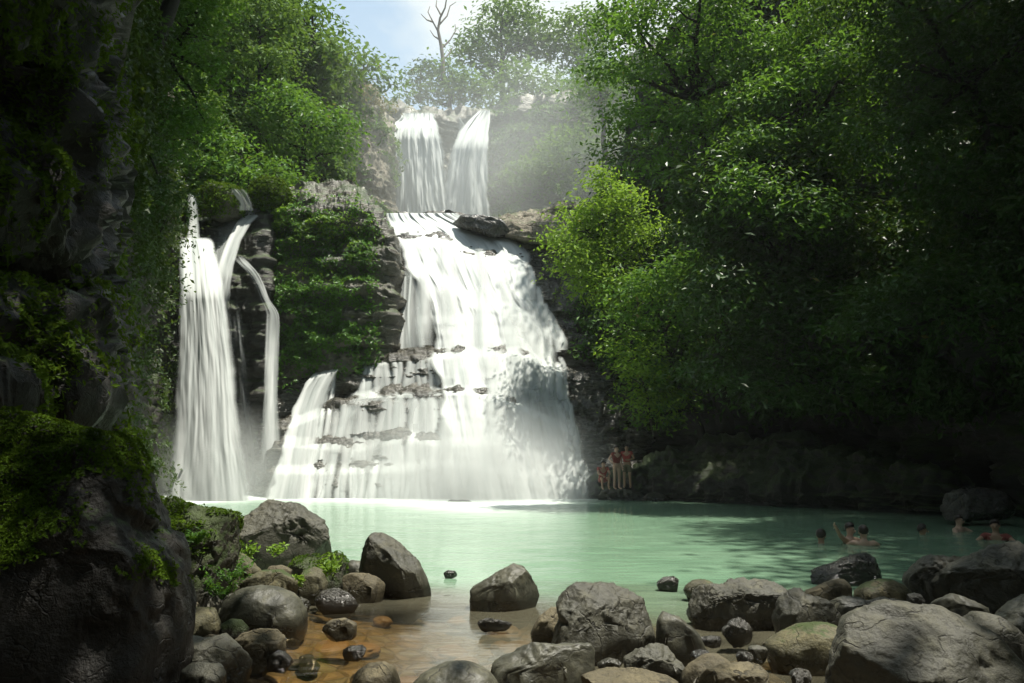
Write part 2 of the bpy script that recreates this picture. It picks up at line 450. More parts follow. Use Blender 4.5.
# ------------------------------------------------------------------ cliffs (structure): relief surfaces closed at the back
def relief(name, x0, x1, top, bot, Yf, mat, nx=160, ny=120, amp=0.35, freq=0.5, strat=0.0, edge=2.0, cap=6.0, base_z=None, kind='structure', lab=None, label=None, seed=0):
    us = np.linspace(0, 1, nx); px = x0 + (x1 - x0) * us
    if base_z is not None: pass
    tp = np.interp(px, [a for a, b in top], [b for a, b in top]); bt = np.interp(px, [a for a, b in bot], [b for a, b in bot])
    vs = np.linspace(0, 1, ny)
    PX = np.broadcast_to(px, (ny, nx)); PY = bt + (tp - bt) * vs[:, None]
    Yv = Yf(PX, PY)
    e = np.minimum(us, 1 - us); Yv = Yv + edge * (1 - sst(e, 0, 0.06))[None, :] ** 2
    tpf = (1 - sst(1 - vs, 0, 0.05))[:, None] ** 2
    Yv = Yv + edge * 0.5 * tpf
    Q = P(PX, PY, Yv)
    gx = np.gradient(Q, axis=1); gy = np.gradient(Q, axis=0)
    N = np.cross(gx, gy); N /= np.linalg.norm(N, axis=2)[..., None] + 1e-9
    N = np.where(((N * (Q - np.array([0, 0, CAM_H]))).sum(-1) > 0)[..., None], -N, N)
    s = np.array([seed * 7.7, seed * 3.3, seed * 5.1])
    d = amp * (ridged(Q * freq + s, 5, 0.55) * 0.6 - 0.2)
    if strat > 0:
        q = Q * np.array([0.22, 0.22, 1.5]) + s
        k = fbm(q, 3); st = ridged(Q * np.array([0.15, 0.15, 1.1]) + s + 0.5, 4, 0.6)
        d = d + strat * (0.5 * st + 0.6 * np.round(k * 3) / 3)
        bl = perlin(Q * np.array([0.9, 0.9, 1.4]) + 5); d = d + strat * 0.35 * np.round(bl * 2.5) / 2.5
    Q = Q + N * d[..., None]
    V = Q.reshape(-1, 3)
    F = [grid_faces(ny, nx)]
    # back skirt: boundary loop pushed back
    idx = np.arange(nx * ny).reshape(ny, nx)
    loop = np.concatenate([idx[0, :], idx[1:, -1], idx[-1, ::-1][1:], idx[::-1, 0][1:-1]])
    out = np.stack([1.15 * V[loop][:, 0] / V[loop][:, 1], np.ones(len(loop)), np.zeros(len(loop))], -1)   # back and away from the gorge
    B1 = V[loop] + out * cap * 0.3; B2 = V[loop] + out * cap
    n = len(loop); o1 = len(V); o2 = o1 + n
    j = np.arange(n); k = (j + 1) % n
    F.append(np.stack([loop[k], loop[j], o1 + j, o1 + k], -1)); F.append(np.stack([o1 + k, o1 + j, o2 + j, o2 + k], -1))
    V = np.concatenate([V, B1, B2])
    o = mesh(name, V, np.concatenate(F), M[mat])
    if kind: tag(o, kind=kind)
    if label: o['label'] = label
    return Q, N, PX, PY

def steps(px, py, tiers, base):
    Y = np.full(np.broadcast(px, py).shape, float(base))
    for line, d, soft in tiers:
        ly = np.interp(px, [a for a, b in line], [b for a, b in line])
        Y = Y + d * sst(ly - py, -soft, soft)
    return Y
TIERS = [
    ([(262, 470), (400, 468), (440, 462), (500, 470), (650, 490)], 0.35, 5),
    ([(262, 440), (360, 446), (400, 436), (450, 442), (500, 440), (560, 455), (650, 470)], 0.45, 6),
    ([(262, 430), (300, 420), (320, 412), (350, 398), (400, 392), (470, 390), (500, 398), (560, 425), (600, 445), (650, 460)], 0.9, 5),
    ([(262, 402), (280, 390), (310, 374), (345, 363), (380, 359), (420, 355), (460, 352), (520, 352), (560, 372), (620, 378), (660, 380)], 1.3, 6),
    ([(262, 330), (360, 300), (385, 290), (400, 272), (430, 268), (470, 300), (520, 312), (545, 330), (580, 340), (650, 330)], 0.8, 8),
    ([(262, 250), (380, 255), (400, 240), (440, 238), (480, 256), (520, 262), (560, 290), (650, 280)], 1.2, 10),
    ([(262, 225), (380, 230), (440, 222), (500, 236), (560, 240), (650, 236)], 1.2, 8),
]
def Ycas(px, py):
    Y = steps(px, py, TIERS, 33.0) + (505 - py) * 0.015
    Y = Y - 0.5 * np.exp(-((px - 470) / 60) ** 2) * sst(py, 230, 420)
    return Y
def Ysm(px, py):
    return np.mean([Ycas(px, py + k) for k in (-34, -22, -11, 0, 11, 22, 34)], axis=0)
def Ycas_rock(px, py):
    Y = Ycas(px, py)
    Y = Y + 1.4 * sst(px, 380, 392) * sst(-px, -432, -424) * sst(py, 272, 282) * sst(-py, -356, -350)
    return Y

QC = relief('cliff', 258, 655, [(258, 232), (300, 226), (380, 222), (400, 216), (450, 215), (500, 222), (540, 215), (575, 207), (655, 200)],
            [(258, 512), (655, 512)], Ycas_rock, 'wetcliff', 400, 300, amp=0.22, freq=0.7, strat=0.26, cap=9, seed=1)
def Ybut(px, py): return 37.5 + 0.7 * ((px - 338) / 75) ** 2 - 0.8 * sst(py, 200, 300) + 0.9 * sst(-py, -215, -190)
QB = relief('cliff', 256, 396, [(256, 214), (270, 206), (280, 197), (310, 190), (345, 187), (362, 196), (380, 222), (396, 250)], [(256, 430), (345, 400), (396, 390)], Ybut, 'cliff', 160, 160, amp=0.35, freq=0.8, strat=0.32, cap=8, edge=1.5, seed=2)
def Ylf(px, py): return 36.6 + 0.8 * sst(-py, -300, -220) + 1.0 * sst(-py, -225, -205) - 0.3 * np.exp(-((px - 262) / 10) ** 2)
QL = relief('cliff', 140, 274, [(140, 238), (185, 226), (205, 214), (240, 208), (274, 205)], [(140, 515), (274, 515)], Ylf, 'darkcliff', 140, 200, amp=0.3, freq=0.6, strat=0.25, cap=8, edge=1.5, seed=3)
# left wall, from close by to the waterfall
def Ylw(px, py):
    Y = np.interp(px, [-60, 60, 110, 145, 168], [14, 16, 23, 31, 36])
    return Y - 2.2 * sst(-py, -280, -60) + 1.0 * sst(py, 300, 420)
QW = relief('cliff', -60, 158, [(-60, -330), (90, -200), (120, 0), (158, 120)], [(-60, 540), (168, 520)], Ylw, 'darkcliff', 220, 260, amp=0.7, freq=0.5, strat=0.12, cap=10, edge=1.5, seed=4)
def Ynw(px, py):
    Y = np.interp(px, [-420, -200, 0, 60, 100], [5.5, 7.5, 9.0, 9.8, 11.5])
    return Y - 1.3 * sst(-py, -120, 40) - 0.8 * sst(py, 280, 330) * sst(-py, -430, -390) + 0.5 * np.sin(py / 37.0)
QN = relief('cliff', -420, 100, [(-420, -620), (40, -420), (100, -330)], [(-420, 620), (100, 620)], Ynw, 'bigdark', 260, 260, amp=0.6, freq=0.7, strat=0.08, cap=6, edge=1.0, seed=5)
# right wall
def Yrw(px, py):
    Y = np.interp(px, [590, 640, 760, 900, 1024, 1150, 1400], [38.5, 37, 33, 27, 22, 16, 9])
    Y = Y + 3.5 * sst(-py, -330, -60) + 4 * sst(-py, -60, 200)
    return Y + 2.0 * sst(py, 330, 400) * sst(px, 700, 800)
QR = relief('cliff', 612, 1400, [(612, 240), (630, 190), (670, 60), (760, -60), (900, -160), (1400, -400)], [(590, 512), (820, 512), (1024, 545), (1400, 760)], Yrw, 'darkcliff', 260, 220, amp=1.1, freq=0.3, strat=0.5, cap=10, edge=2.5, seed=6)
# low sloping ledges on the right shore
def Yl1(px, py): return np.interp(px, [585, 650, 760, 930], [33.0, 32.0, 28.5, 24.0]) + 2.2 * sst(-py, -492, -445)
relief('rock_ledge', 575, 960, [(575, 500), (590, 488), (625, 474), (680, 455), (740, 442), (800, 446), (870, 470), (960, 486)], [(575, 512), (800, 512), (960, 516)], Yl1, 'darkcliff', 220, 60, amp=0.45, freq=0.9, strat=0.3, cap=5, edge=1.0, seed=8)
def Yl2(px, py): return 35.6 + 1.5 * sst(-py, -420, -385) - 0.8 * sst(py, 400, 470)
relief('rock_ledge', 548, 640, [(548, 385), (575, 384), (600, 376), (640, 368)], [(548, 500), (640, 500)], Yl2, 'wetcliff', 120, 100, amp=0.4, freq=0.9, strat=0.45, cap=5, edge=1.2, seed=9)
# upper step
def Yup(px, py): return 76 + 3.0 * sst(-py, -215, -130) + 1.5 * np.cos(px / 19.0)
QU = relief('cliff', 335, 760, [(335, 120), (385, 110), (405, 113), (430, 115), (450, 118), (490, 112), (560, 100), (640, 60), (760, 0)], [(335, 232), (760, 232)], Yup, 'cliff', 220, 110, amp=1.1, freq=0.22, strat=0.8, cap=8, edge=2, seed=10)
def Yup2(px, py): return 66 + 4.5 * sst(-py, -190, -95) + 0.003 * (px - 350) ** 2 * 0.5
QO = relief('cliff', 300, 386, [(300, 100), (325, 96), (345, 88), (366, 88), (378, 100), (386, 130)], [(300, 235), (386, 235)], Yup2, 'palecliff', 130, 150, amp=1.2, freq=0.28, strat=0.3, cap=8, edge=2.5, seed=11)
def Yup3(px, py): return np.interp(px, [150, 240, 330], [40, 48, 60]) + 6 * sst(-py, -190, -20)
QG = relief('hillside', 150, 345, [(150, -60), (235, -30), (290, 30), (345, 80)], [(150, 225), (345, 215)], Yup3, 'soil', 100, 100, amp=1.2, freq=0.25, cap=8, edge=2, seed=12)
# ledges at the lip of the second step
def Ylip(px, py): return 40.8 + 1.6 * sst(-py, -236, -212)
relief('rock_ledge', 500, 600, [(500, 219), (530, 214), (560, 207), (600, 203)], [(500, 232), (530, 240), (600, 244)], Ylip, 'palecliff', 90, 40, amp=0.3, freq=0.9, strat=0.2, cap=4, edge=0.8, seed=13)

# ------------------------------------------------------------------ boulders
def ico(sub):
    bm = bmesh.new(); bmesh.ops.create_icosphere(bm, subdivisions=sub, radius=1.0)
    V = np.array([v.co[:] for v in bm.verts]); F = np.array([[v.index for v in f.verts] for f in bm.faces]); bm.free()
    return V, F
ICO = {s: ico(s) for s in (4, 5, 6)}
def ray_radius(poly, c, th):
    d = np.stack([np.cos(th), np.sin(th)], -1); r = np.zeros(len(th))
    for i in range(len(poly)):
        a = poly[i] - c; b = poly[(i + 1) % len(poly)] - c; e = b - a
        den = d[:, 0] * e[1] - d[:, 1] * e[0]
        den = np.where(np.abs(den) < 1e-9, 1e-9, den)
        t = (a[0] * e[1] - a[1] * e[0]) / den
        u = (a[0] * d[:, 1] - a[1] * d[:, 0]) / den
        ok = (t > 0) & (u >= -1e-6) & (u <= 1 + 1e-6)
        r = np.where(ok, np.maximum(r, t), r)
    return np.where(r <= 0, r[r > 0].mean(), r)
ROCKS = {}
def boulder(label, poly, Y, mat='grey', depth=0.8, sub=5, cuts=9, rnd=False, noise=1.0, cat='boulder', group=None, name='boulder', planes=(), seed=None, front=0.8):
    """poly: outline seen from the camera (pixels); Y: distance of its middle; depth: depth radius / half width"""
    seed = seed if seed is not None else int(sum(a * 13 + b * 7 for a, b in poly)) % 9973
    g = np.random.default_rng(seed)
    pts = np.array(poly, float)
    Yc = Y
    for _ in range(2):
        W = P(pts[:, 0], pts[:, 1], Yc)[:, [0, 2]]
        h0 = (W[:, 0].max() - W[:, 0].min()) / 2; h1 = (W[:, 1].max() - W[:, 1].min()) / 2
        Yc = Y + front * (depth * (h0 * h1) ** 0.5 * 1.05 if h0 < 3 * h1 else depth * h0 * 0.7)
    c = (W.min(0) + W.max(0)) / 2 * 0.5 + W.mean(0) * 0.5
    V, F = ICO[sub]
    th = np.arctan2(V[:, 2], V[:, 0]); rho = np.hypot(V[:, 0], V[:, 2])
    # smoothed outline radius
    k = np.linspace(-math.pi, math.pi, 361); rr = ray_radius(W, c, k)
    kern = np.hanning(7 if not rnd else 25); kern /= kern.sum()
    rr = np.convolve(np.concatenate([rr[-31:-1], rr, rr[1:31]]), kern, 'same')[30:-30]
    r = np.interp(th, k, rr)
    half = (W[:, 0].max() - W[:, 0].min()) / 2; hh = (W[:, 1].max() - W[:, 1].min()) / 2
    dr = depth * (half * hh) ** 0.5 * 1.05 if half < 3 * hh else depth * half * 0.7
    e = 0.72 if not rnd else 0.9
    rr2 = rho ** np.where(V[:, 2] < 0, e * 0.6, e)
    X = np.stack([rr2 * r * np.cos(th), dr * np.sign(V[:, 1]) * np.abs(V[:, 1]) ** 0.9, rr2 * r * np.sin(th)], -1)
    if Y < 15: X[:, 2] = np.where(X[:, 2] < 0, X[:, 2] * (1 + min(0.28, 0.9 * hh) / abs(X[:, 2].min())), X[:, 2])
    S = np.array([half, dr, hh])
    def cut(n, frac):
        nonlocal X
        n = np.array(n, float); n /= np.linalg.norm(n)
        pr = X @ n; lim = pr.max() * frac
        over = np.maximum(pr - lim, 0)
        X = X - n * (over * 0.985)[:, None]
    for n, fr in planes: cut(n, fr)
    if not rnd:
        cut((g.uniform(-.3, .3), -0.55, 0.85), g.uniform(0.72, 0.84))
        cut((g.uniform(-.35, .35), -1, g.uniform(-0.05, 0.25)), g.uniform(0.62, 0.8))
        for _ in range(cuts):
            n = g.normal(size=3); n[1] = -abs(n[1]) - 0.45 if g.uniform() < 0.7 else abs(n[1]) + 0.3
            cut(n, g.uniform(0.68, 0.9))
    else:
        cut((g.uniform(-.3, .3), -0.6, 0.9), 0.92)
    sz = (half + hh) / 2
    # normals approx for displacement
    Nn = X / (S ** 2); Nn /= np.linalg.norm(Nn, axis=1)[:, None] + 1e-9
    off = g.uniform(0, 50, 3)
    q = X / sz
    d = (0.03 if not rnd else 0.04) * fbm(q * 1.6 + off, 3) + 0.012 * noise * fbm(q * 9 + off, 3) + 0.028 * noise * (ridged(q * 3.2 + off, 5, 0.6) - 1.25)
    if not rnd:
        d -= 0.05 * noise * sst(ridged(q * 1.3 + off + 3, 2), 1.0, 1.4)
    if rnd: d *= 0.6
    X = X + Nn * (d * sz)[:, None]
    C = np.array([c[0], Y + dr * front, c[1]])
    o = mesh(name, X, F, M[mat]); o.location = C
    tag(o, label, cat, group)
    ROCKS[label] = (X + C, F)
    return o

B = boulder
L1 = [(-60, 400), (0, 392), (27, 390), (62, 402), (91, 404), (106, 429), (111, 453), (124, 473), (133, 504), (146, 535), (160, 557), (166, 593), (171, 628), (168, 700), (120, 760), (-80, 740)]
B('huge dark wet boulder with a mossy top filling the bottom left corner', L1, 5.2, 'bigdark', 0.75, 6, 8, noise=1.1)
B('mossy topped block standing between the huge dark boulder and the left waterfall', [(120, 484), (150, 485), (186, 495), (213, 505), (219, 496), (229, 501), (234, 517), (231, 557), (219, 593), (208, 612), (165, 622), (140, 610), (125, 560)], 8.3, 'mossy', 0.8, 6, 7, noise=1.4)
B('large pale grey pointed boulder at the pool edge below the left waterfall', [(232, 545), (233, 525), (250, 504), (265, 490), (279, 492), (291, 500), (306, 512), (327, 524), (339, 535), (341, 552), (330, 565), (291, 580), (256, 580), (236, 562)], 11.4, 'grey', 0.85, 6, 8, planes=[((0.62, -0.5, 0.6), 0.8), ((-0.5, -0.6, 0.6), 0.84), ((0.1, -1, -0.25), 0.7)])
B('dark leaning boulder with a long slanting back beside the green pool', [(357, 562), (364, 541), (373, 531), (386, 534), (404, 547), (419, 562), (430, 580), (431, 592), (413, 600), (389, 600), (366, 590), (357, 572)], 10.0, 'grey', 0.7, 5, 6, planes=[((0.55, -0.35, 0.75), 0.72), ((-0.35, -1, -0.3), 0.6)])
B('mossy slab with plants lying against the foot of the pale pointed boulder', [(288, 568), (297, 559), (318, 557), (339, 553), (346, 562), (346, 580), (333, 592), (310, 590), (294, 585)], 10.1, 'mossy', 0.8, 5, 5)
B('small round grey rock left of the dark leaning boulder', [(345, 566), (350, 560), (360, 561), (367, 568), (366, 578), (350, 580)], 10.7, 'smooth', 0.9, 4, rnd=True)
B('flat tan slab with an undercut dark edge beside the dark leaning boulder', [(342, 577), (350, 573), (368, 574), (380, 579), (386, 585), (382, 596), (362, 600), (345, 597)], 9.8, 'tan', 0.8, 4, 5)
B('dark upright rock in front of the mossy slab with plants', [(298, 582), (303, 571), (313, 566), (322, 570), (327, 583), (323, 600), (305, 602)], 9.6, 'olive', 0.8, 4, 5)
B('dark angular wet rock with a white glint at the end of the rock pile', [(314, 600), (322, 590), (335, 588), (350, 593), (359, 603), (346, 610), (325, 608)], 9.1, 'wet', 0.8, 4, 7, noise=1.5)
B('big smooth oval grey boulder at the left edge of the brown shallows', [(221, 618), (224, 600), (238, 590), (256, 586), (276, 587), (294, 595), (305, 608), (308, 620), (299, 630), (256, 636), (232, 632)], 8.0, 'smooth', 0.85, 5, rnd=True)
B('broken greenish slab above the smooth oval boulder', [(240, 580), (262, 570), (282, 570), (298, 580), (297, 592), (262, 593), (243, 590)], 9.1, 'olive', 0.8, 4, 6)
B('pale flat stone wedged behind the broken greenish slab', [(264, 573), (270, 566), (282, 565), (292, 570), (290, 578), (270, 579)], 9.7, 'tan', 0.9, 4, 5)
B('tilted mossy slab behind the smooth oval boulder next to the mossy block', [(228, 562), (238, 551), (250, 560), (262, 573), (258, 588), (238, 594), (228, 590)], 9.4, 'olive', 0.8, 4, 5)
B('small mossy stone tucked under the left end of the smooth oval boulder', [(219, 625), (230, 619), (241, 620), (249, 629), (243, 638), (222, 638)], 7.5, 'mossy', 0.9, 4, rnd=True)
B('two toned tan rock with a dark hollow in front of the smooth oval boulder', [(229, 645), (240, 634), (258, 629), (277, 630), (285, 638), (285, 652), (268, 662), (245, 668), (232, 660)], 6.9, 'tan', 0.8, 5, 5, planes=[((-0.5, -0.8, 0.1), 0.6)])
B('pale rough boulder at the bottom left beside the huge dark boulder', [(164, 645), (177, 635), (199, 640), (222, 635), (240, 649), (249, 663), (245, 680), (213, 700), (164, 700)], 6.3, 'grey', 0.8, 5, 5)
B('small flat topped rock at the bottom edge in front of the pale rough boulder', [(181, 670), (190, 663), (220, 664), (225, 674), (223, 700), (182, 700)], 5.9, 'grey', 0.8, 4, 5)
B('dark square block stacked beside the base of the mossy block', [(170, 614), (182, 607), (214, 608), (220, 625), (212, 638), (172, 640)], 7.3, 'olive', 0.8, 4, 5)
B('jumbled small rock lying on the dark square block', [(172, 606), (178, 596), (192, 599), (200, 606), (196, 613), (174, 612)], 7.5, 'tan', 0.8, 4, 7)
B('wedge of pale rock leaning against the mossy block above the square block', [(192, 606), (200, 594), (212, 590), (220, 600), (216, 612), (198, 611)], 7.6, 'grey', 0.8, 4, 6)
B('low flat wet tan rock alone in the brown shallows', [(321, 628), (330, 620), (345, 618), (357, 624), (356, 633), (328, 635)], 7.8, 'tan', 0.9, 4, 5)
B('small dark wet stone in the shallows below the low tan rock', [(340, 651), (350, 646), (362, 645), (369, 651), (360, 656), (345, 656)], 7.05, 'wet', 0.9, 4, 7, cat='rock')
B('little dark wet stones at the toe of the two toned rock', [(267, 657), (278, 650), (288, 655), (293, 661), (284, 667), (268, 666)], 6.8, 'wet', 0.9, 4, 7, noise=2, cat='rock')
B('brown domed boulder cut by the bottom edge left of the middle', [(350, 686), (356, 672), (368, 664), (383, 662), (395, 668), (401, 684), (398, 704), (352, 704)], 5.95, 'tan', 0.9, 5, rnd=True)
B('dark rounded boulder at the bottom edge left of the tilted slab', [(404, 694), (422, 674), (445, 663), (468, 663), (490, 672), (502, 690), (498, 712), (410, 712)], 5.6, 'smooth', 0.9, 5, rnd=True)
B('dark wedge boulder split by a crease alone in the middle of the water', [(469, 589), (485, 580), (501, 570), (514, 563), (525, 567), (533, 580), (540, 592), (528, 608), (498, 611), (470, 603)], 9.3, 'smooth', 0.7, 5, 4, planes=[((-0.35, -0.55, 0.8), 0.72), ((0.75, -0.8, 0.0), 0.6)])
B('strip of dark wet debris breaking the surface below the dark wedge boulder', [(476, 622), (486, 618), (500, 620), (517, 624), (512, 628), (482, 628)], 8.1, 'wet', 0.4, 4, 8, noise=2.5, cat='rock', name='rock')
B('tiny wet stone breaking the water left of the dark wedge boulder', [(443, 573), (448, 570), (455, 571), (458, 575), (446, 577)], 11.7, 'wet', 0.8, 4, 5, cat='rock', name='rock')
B('big rugged dark faced boulder near the bottom centre', [(550, 640), (559, 620), (556, 605), (564, 593), (575, 584), (596, 583), (617, 584), (632, 592), (648, 601), (653, 622), (656, 645), (640, 662), (613, 670), (575, 666)], 6.9, 'grey', 0.9, 6, 8, noise=1.1, planes=[((-0.4, -0.6, 0.75), 0.74), ((0.4, -1, -0.15), 0.55), ((0, -0.45, 1), 0.8)])
B('light tan rock peeking out left of the rugged dark faced boulder', [(530, 630), (540, 616), (553, 606), (564, 612), (562, 632), (552, 642), (536, 640)], 7.6, 'tan', 0.8, 4, 5)
B('long tilted slab with rounded top at the bottom centre', [(490, 667), (497, 660), (523, 648), (555, 638), (572, 636), (587, 641), (596, 651), (594, 676), (566, 700), (523, 698), (493, 680)], 5.9, 'smooth', 0.6, 5, 5, planes=[((-0.3, -0.5, 0.9), 0.74), ((0.3, -1, 0), 0.6)])
B('rough low boulder right of the rugged dark faced boulder', [(623, 660), (632, 652), (650, 645), (671, 644), (688, 652), (690, 666), (678, 682), (650, 684), (628, 674)], 6.2, 'grey', 0.8, 5, 6, noise=1.6, planes=[((0, -1, -0.1), 0.6), ((0, -0.3, 1), 0.72)])
B('smooth grey slanting rock leaning on the right of the rugged boulder', [(656, 634), (658, 618), (664, 611), (680, 617), (698, 632), (708, 645), (700, 656), (668, 654), (657, 646)], 6.9, 'smooth', 0.7, 4, 4)
B('cracked flat tan slab along the bottom edge right of the tilted slab', [(580, 678), (600, 672), (640, 671), (672, 679), (690, 690), (680, 704), (585, 704)], 5.55, 'tan', 0.9, 5, 5, planes=[((0, -0.2, 1), 0.6)])
B('pale oval rock at the bottom right of centre', [(680, 678), (690, 665), (707, 654), (720, 655), (732, 663), (728, 680), (690, 700)], 5.9, 'tan', 0.8, 4, 4)
B('flat yellowish rock at the bottom edge beside the pale oval rock', [(699, 680), (707, 670), (732, 663), (757, 662), (768, 673), (764, 700), (700, 700)], 5.6, 'tan', 0.8, 5, 5, planes=[((0, -0.25, 1), 0.65)])
B('broad flat topped boulder with a black front right of the middle', [(688, 609), (692, 595), (699, 588), (722, 584), (734, 579), (751, 578), (774, 581), (786, 590), (786, 610), (776, 628), (740, 632), (705, 626)], 8.2, 'grey', 0.8, 6, 5, noise=1.3, planes=[((0, -0.3, 1), 0.62), ((0, -1, -0.3), 0.55)])
B('angular dark fronted boulder touching the broad flat topped one', [(774, 618), (780, 600), (795, 588), (803, 589), (808, 595), (824, 599), (838, 606), (843, 620), (840, 636), (820, 642), (785, 640)], 7.5, 'grey', 0.8, 5, 4, planes=[((0.3, -1, -0.05), 0.5), ((-0.5, -0.5, 0.8), 0.75)])
B('pale knobbly rock behind the angular dark fronted boulder', [(800, 594), (815, 588), (833, 580), (845, 579), (851, 586), (850, 598), (830, 603), (805, 603)], 8.3, 'tan', 0.7, 4, 5)
B('smooth olive brown oval boulder left of the giant grey boulder', [(764, 645), (780, 634), (800, 625), (820, 622), (838, 626), (846, 638), (843, 655), (825, 668), (795, 668), (772, 660)], 6.7, 'olive', 0.8, 5, rnd=True)
B('wet black stone with white glints below the broad flat topped boulder', [(720, 630), (730, 620), (742, 617), (752, 628), (750, 637), (726, 639)], 7.35, 'wet', 0.9, 4, 8, noise=2.4, cat='rock', name='rock')
B('giant grey boulder with a rough pale back in the bottom right corner', [(822, 700), (832, 672), (840, 645), (851, 622), (872, 611), (899, 605), (925, 605), (952, 608), (972, 617), (991, 634), (1008, 653), (1024, 672), (1045, 710), (1000, 760), (840, 760)], 5.2, 'grey', 0.8, 6, 6, noise=0.7, planes=[((-0.75, -0.75, 0.05), 0.66), ((0.25, -0.6, 0.85), 0.78)])
B('pale rounded boulder behind the right flank of the giant grey boulder', [(963, 622), (975, 611), (997, 615), (1013, 625), (1025, 640), (1028, 668), (1000, 672), (972, 645)], 6.2, 'grey', 0.8, 5, rnd=True)
B('smooth boulder cut by the right edge below the huge black boulder', [(996, 622), (1008, 608), (1030, 594), (1056, 600), (1060, 660), (1020, 652)], 6.7, 'smooth', 0.8, 5, 4)
B('low dark wedge of rock behind the top of the giant grey boulder', [(930, 605), (940, 598), (953, 593), (970, 599), (988, 608), (986, 618), (960, 620), (938, 614)], 7.2, 'smooth', 0.8, 4, 5)
B('huge black fronted boulder at the right edge with a pale ridge', [(938, 590), (942, 574), (960, 564), (979, 555), (1001, 546), (1024, 541), (1064, 545), (1080, 620), (1030, 630), (985, 618), (950, 604)], 8.4, 'grey', 0.7, 6, 5, noise=1.2, planes=[((-0.3, -0.5, 1), 0.8), ((-0.2, -1, -0.3), 0.5)])
B('knobbly rock with a pale crest left of the huge black fronted boulder', [(907, 578), (916, 566), (930, 555), (946, 557), (955, 559), (960, 551), (967, 553), (968, 566), (956, 585), (944, 600), (920, 603), (909, 594)], 8.9, 'grey', 0.8, 5, 9, noise=1.8)
B('black pointed boulder standing in the pool below the swimmers', [(807, 577), (817, 569), (834, 564), (853, 555), (867, 553), (880, 562), (892, 577), (884, 590), (845, 592), (812, 586)], 11.0, 'wet', 0.7, 5, 6, noise=1.3)
B('brown ridged rock between the black pointed boulder and the rock pile', [(853, 594), (864, 584), (880, 579), (894, 580), (906, 586), (914, 596), (906, 606), (862, 604)], 8.8, 'olive', 0.8, 4, 6)
B('flat grey stone lying behind the giant grey boulder on the left', [(826, 603), (845, 596), (864, 598), (880, 609), (872, 619), (838, 614)], 7.8, 'smooth', 0.8, 4, 4)
B('thin wet slab with a white glint behind the giant grey boulder', [(864, 602), (884, 597), (912, 602), (926, 608), (915, 616), (872, 614)], 7.6, 'wet', 0.7, 4, 6)
B('small rounded stone wedged left of the giant grey boulder', [(840, 620), (852, 612), (866, 614), (868, 624), (852, 634), (842, 634)], 7.1, 'grey', 0.8, 4, rnd=True)
B('yellowish stone at the water edge left of the broad flat topped boulder', [(683, 588), (693, 580), (705, 579), (716, 583), (716, 592), (688, 594)], 9.9, 'olive', 0.8, 4, 5)
B('white tipped stone in the pool behind the rugged boulder', [(656, 583), (664, 577), (674, 576), (682, 582), (676, 588), (660, 588)], 10.6, 'wet', 0.8, 4, 5, noise=2, cat='rock', name='rock')
B('round black boulder in the shaded pool near the right edge', [(944, 510), (948, 494), (962, 487), (985, 487), (1002, 492), (1012, 505), (1010, 520), (950, 522)], 20.0, 'wet', 0.8, 5, 5)
B('mossy rock at the lip of the left waterfall', [(196, 212), (200, 192), (212, 184), (232, 186), (244, 195), (246, 214), (220, 222)], 36.2, 'mossy', 0.7, 5, 5)
B('round mossy boulder on the ledge right of the left waterfall lip', [(250, 204), (254, 186), (266, 179), (282, 183), (290, 196), (286, 210)], 37.0, 'mossy', 0.8, 5, rnd=True)
B('long dark rock splitting the water at the lip of the main cascade', [(448, 220), (462, 214), (485, 215), (505, 222), (512, 234), (495, 238), (478, 232), (456, 226)], 40.6, 'wet', 0.6, 5, 5)
B('low pale rock at the foot of the main cascade', [(440, 506), (450, 500), (468, 500), (480, 505), (474, 512), (446, 512)], 30.4, 'grey', 0.7, 4, 5)
B('pale wet rock at the foot of the two standing people', [(592, 498), (602, 490), (625, 489), (640, 493), (648, 500), (640, 508), (600, 508)], 31.2, 'grey', 0.8, 5, 7, noise=2)
B('light low rock at the waterline right of the standing people', [(640, 500), (648, 493), (660, 493), (670, 498), (668, 506), (644, 506)], 30.9, 'grey', 0.7, 4, 6)
# small stones: hidden bed stones and little wet stones of the shallows
SM = [(560, 668, 6.3), (610, 664, 6.5), (770, 648, 6.9), (745, 656, 6.6), (758, 652, 6.7), (690, 640, 7.2), (712, 640, 7.2), (300, 604, 9.2), (288, 583, 9.6), (275, 640, 7.5), (232, 600, 8.4), (210, 640, 7.2), (915, 600, 8.6), (885, 615, 7.4), (868, 606, 8.0), (700, 656, 6.5), (668, 690, 5.6), (782, 690, 5.4), (800, 676, 5.8), (640, 690, 5.5), (530, 700, 5.4)]
SML = ['small wet stone under the long tilted slab', 'small stone in the gap right of the rugged boulder', 'small stone at the left toe of the olive brown oval boulder', 'glinting stone left of the olive brown oval boulder', 'second glinting stone left of the olive brown oval boulder',
       'small stone in the water right of the slanting rock', 'small stone below the black front of the flat topped boulder', 'little stone between the upright rock and the oval boulder', 'little stone under the pale flat stone', 'little stone at the edge of the shallows by the oval boulder',
       'stone squeezed above the left end of the oval boulder', 'stone between the square block and the pale rough boulder', 'small stone under the knobbly crested rock', 'small stone behind the top of the giant boulder', 'pebble behind the flat grey stone',
       'small stone behind the pale oval rock', 'small stone at the end of the cracked slab', 'stone at the bottom edge left of the giant boulder', 'yellow stone in the water beside the giant boulder', 'stone on the bottom edge beyond the cracked slab', 'stone on the bottom edge below the tilted slab']
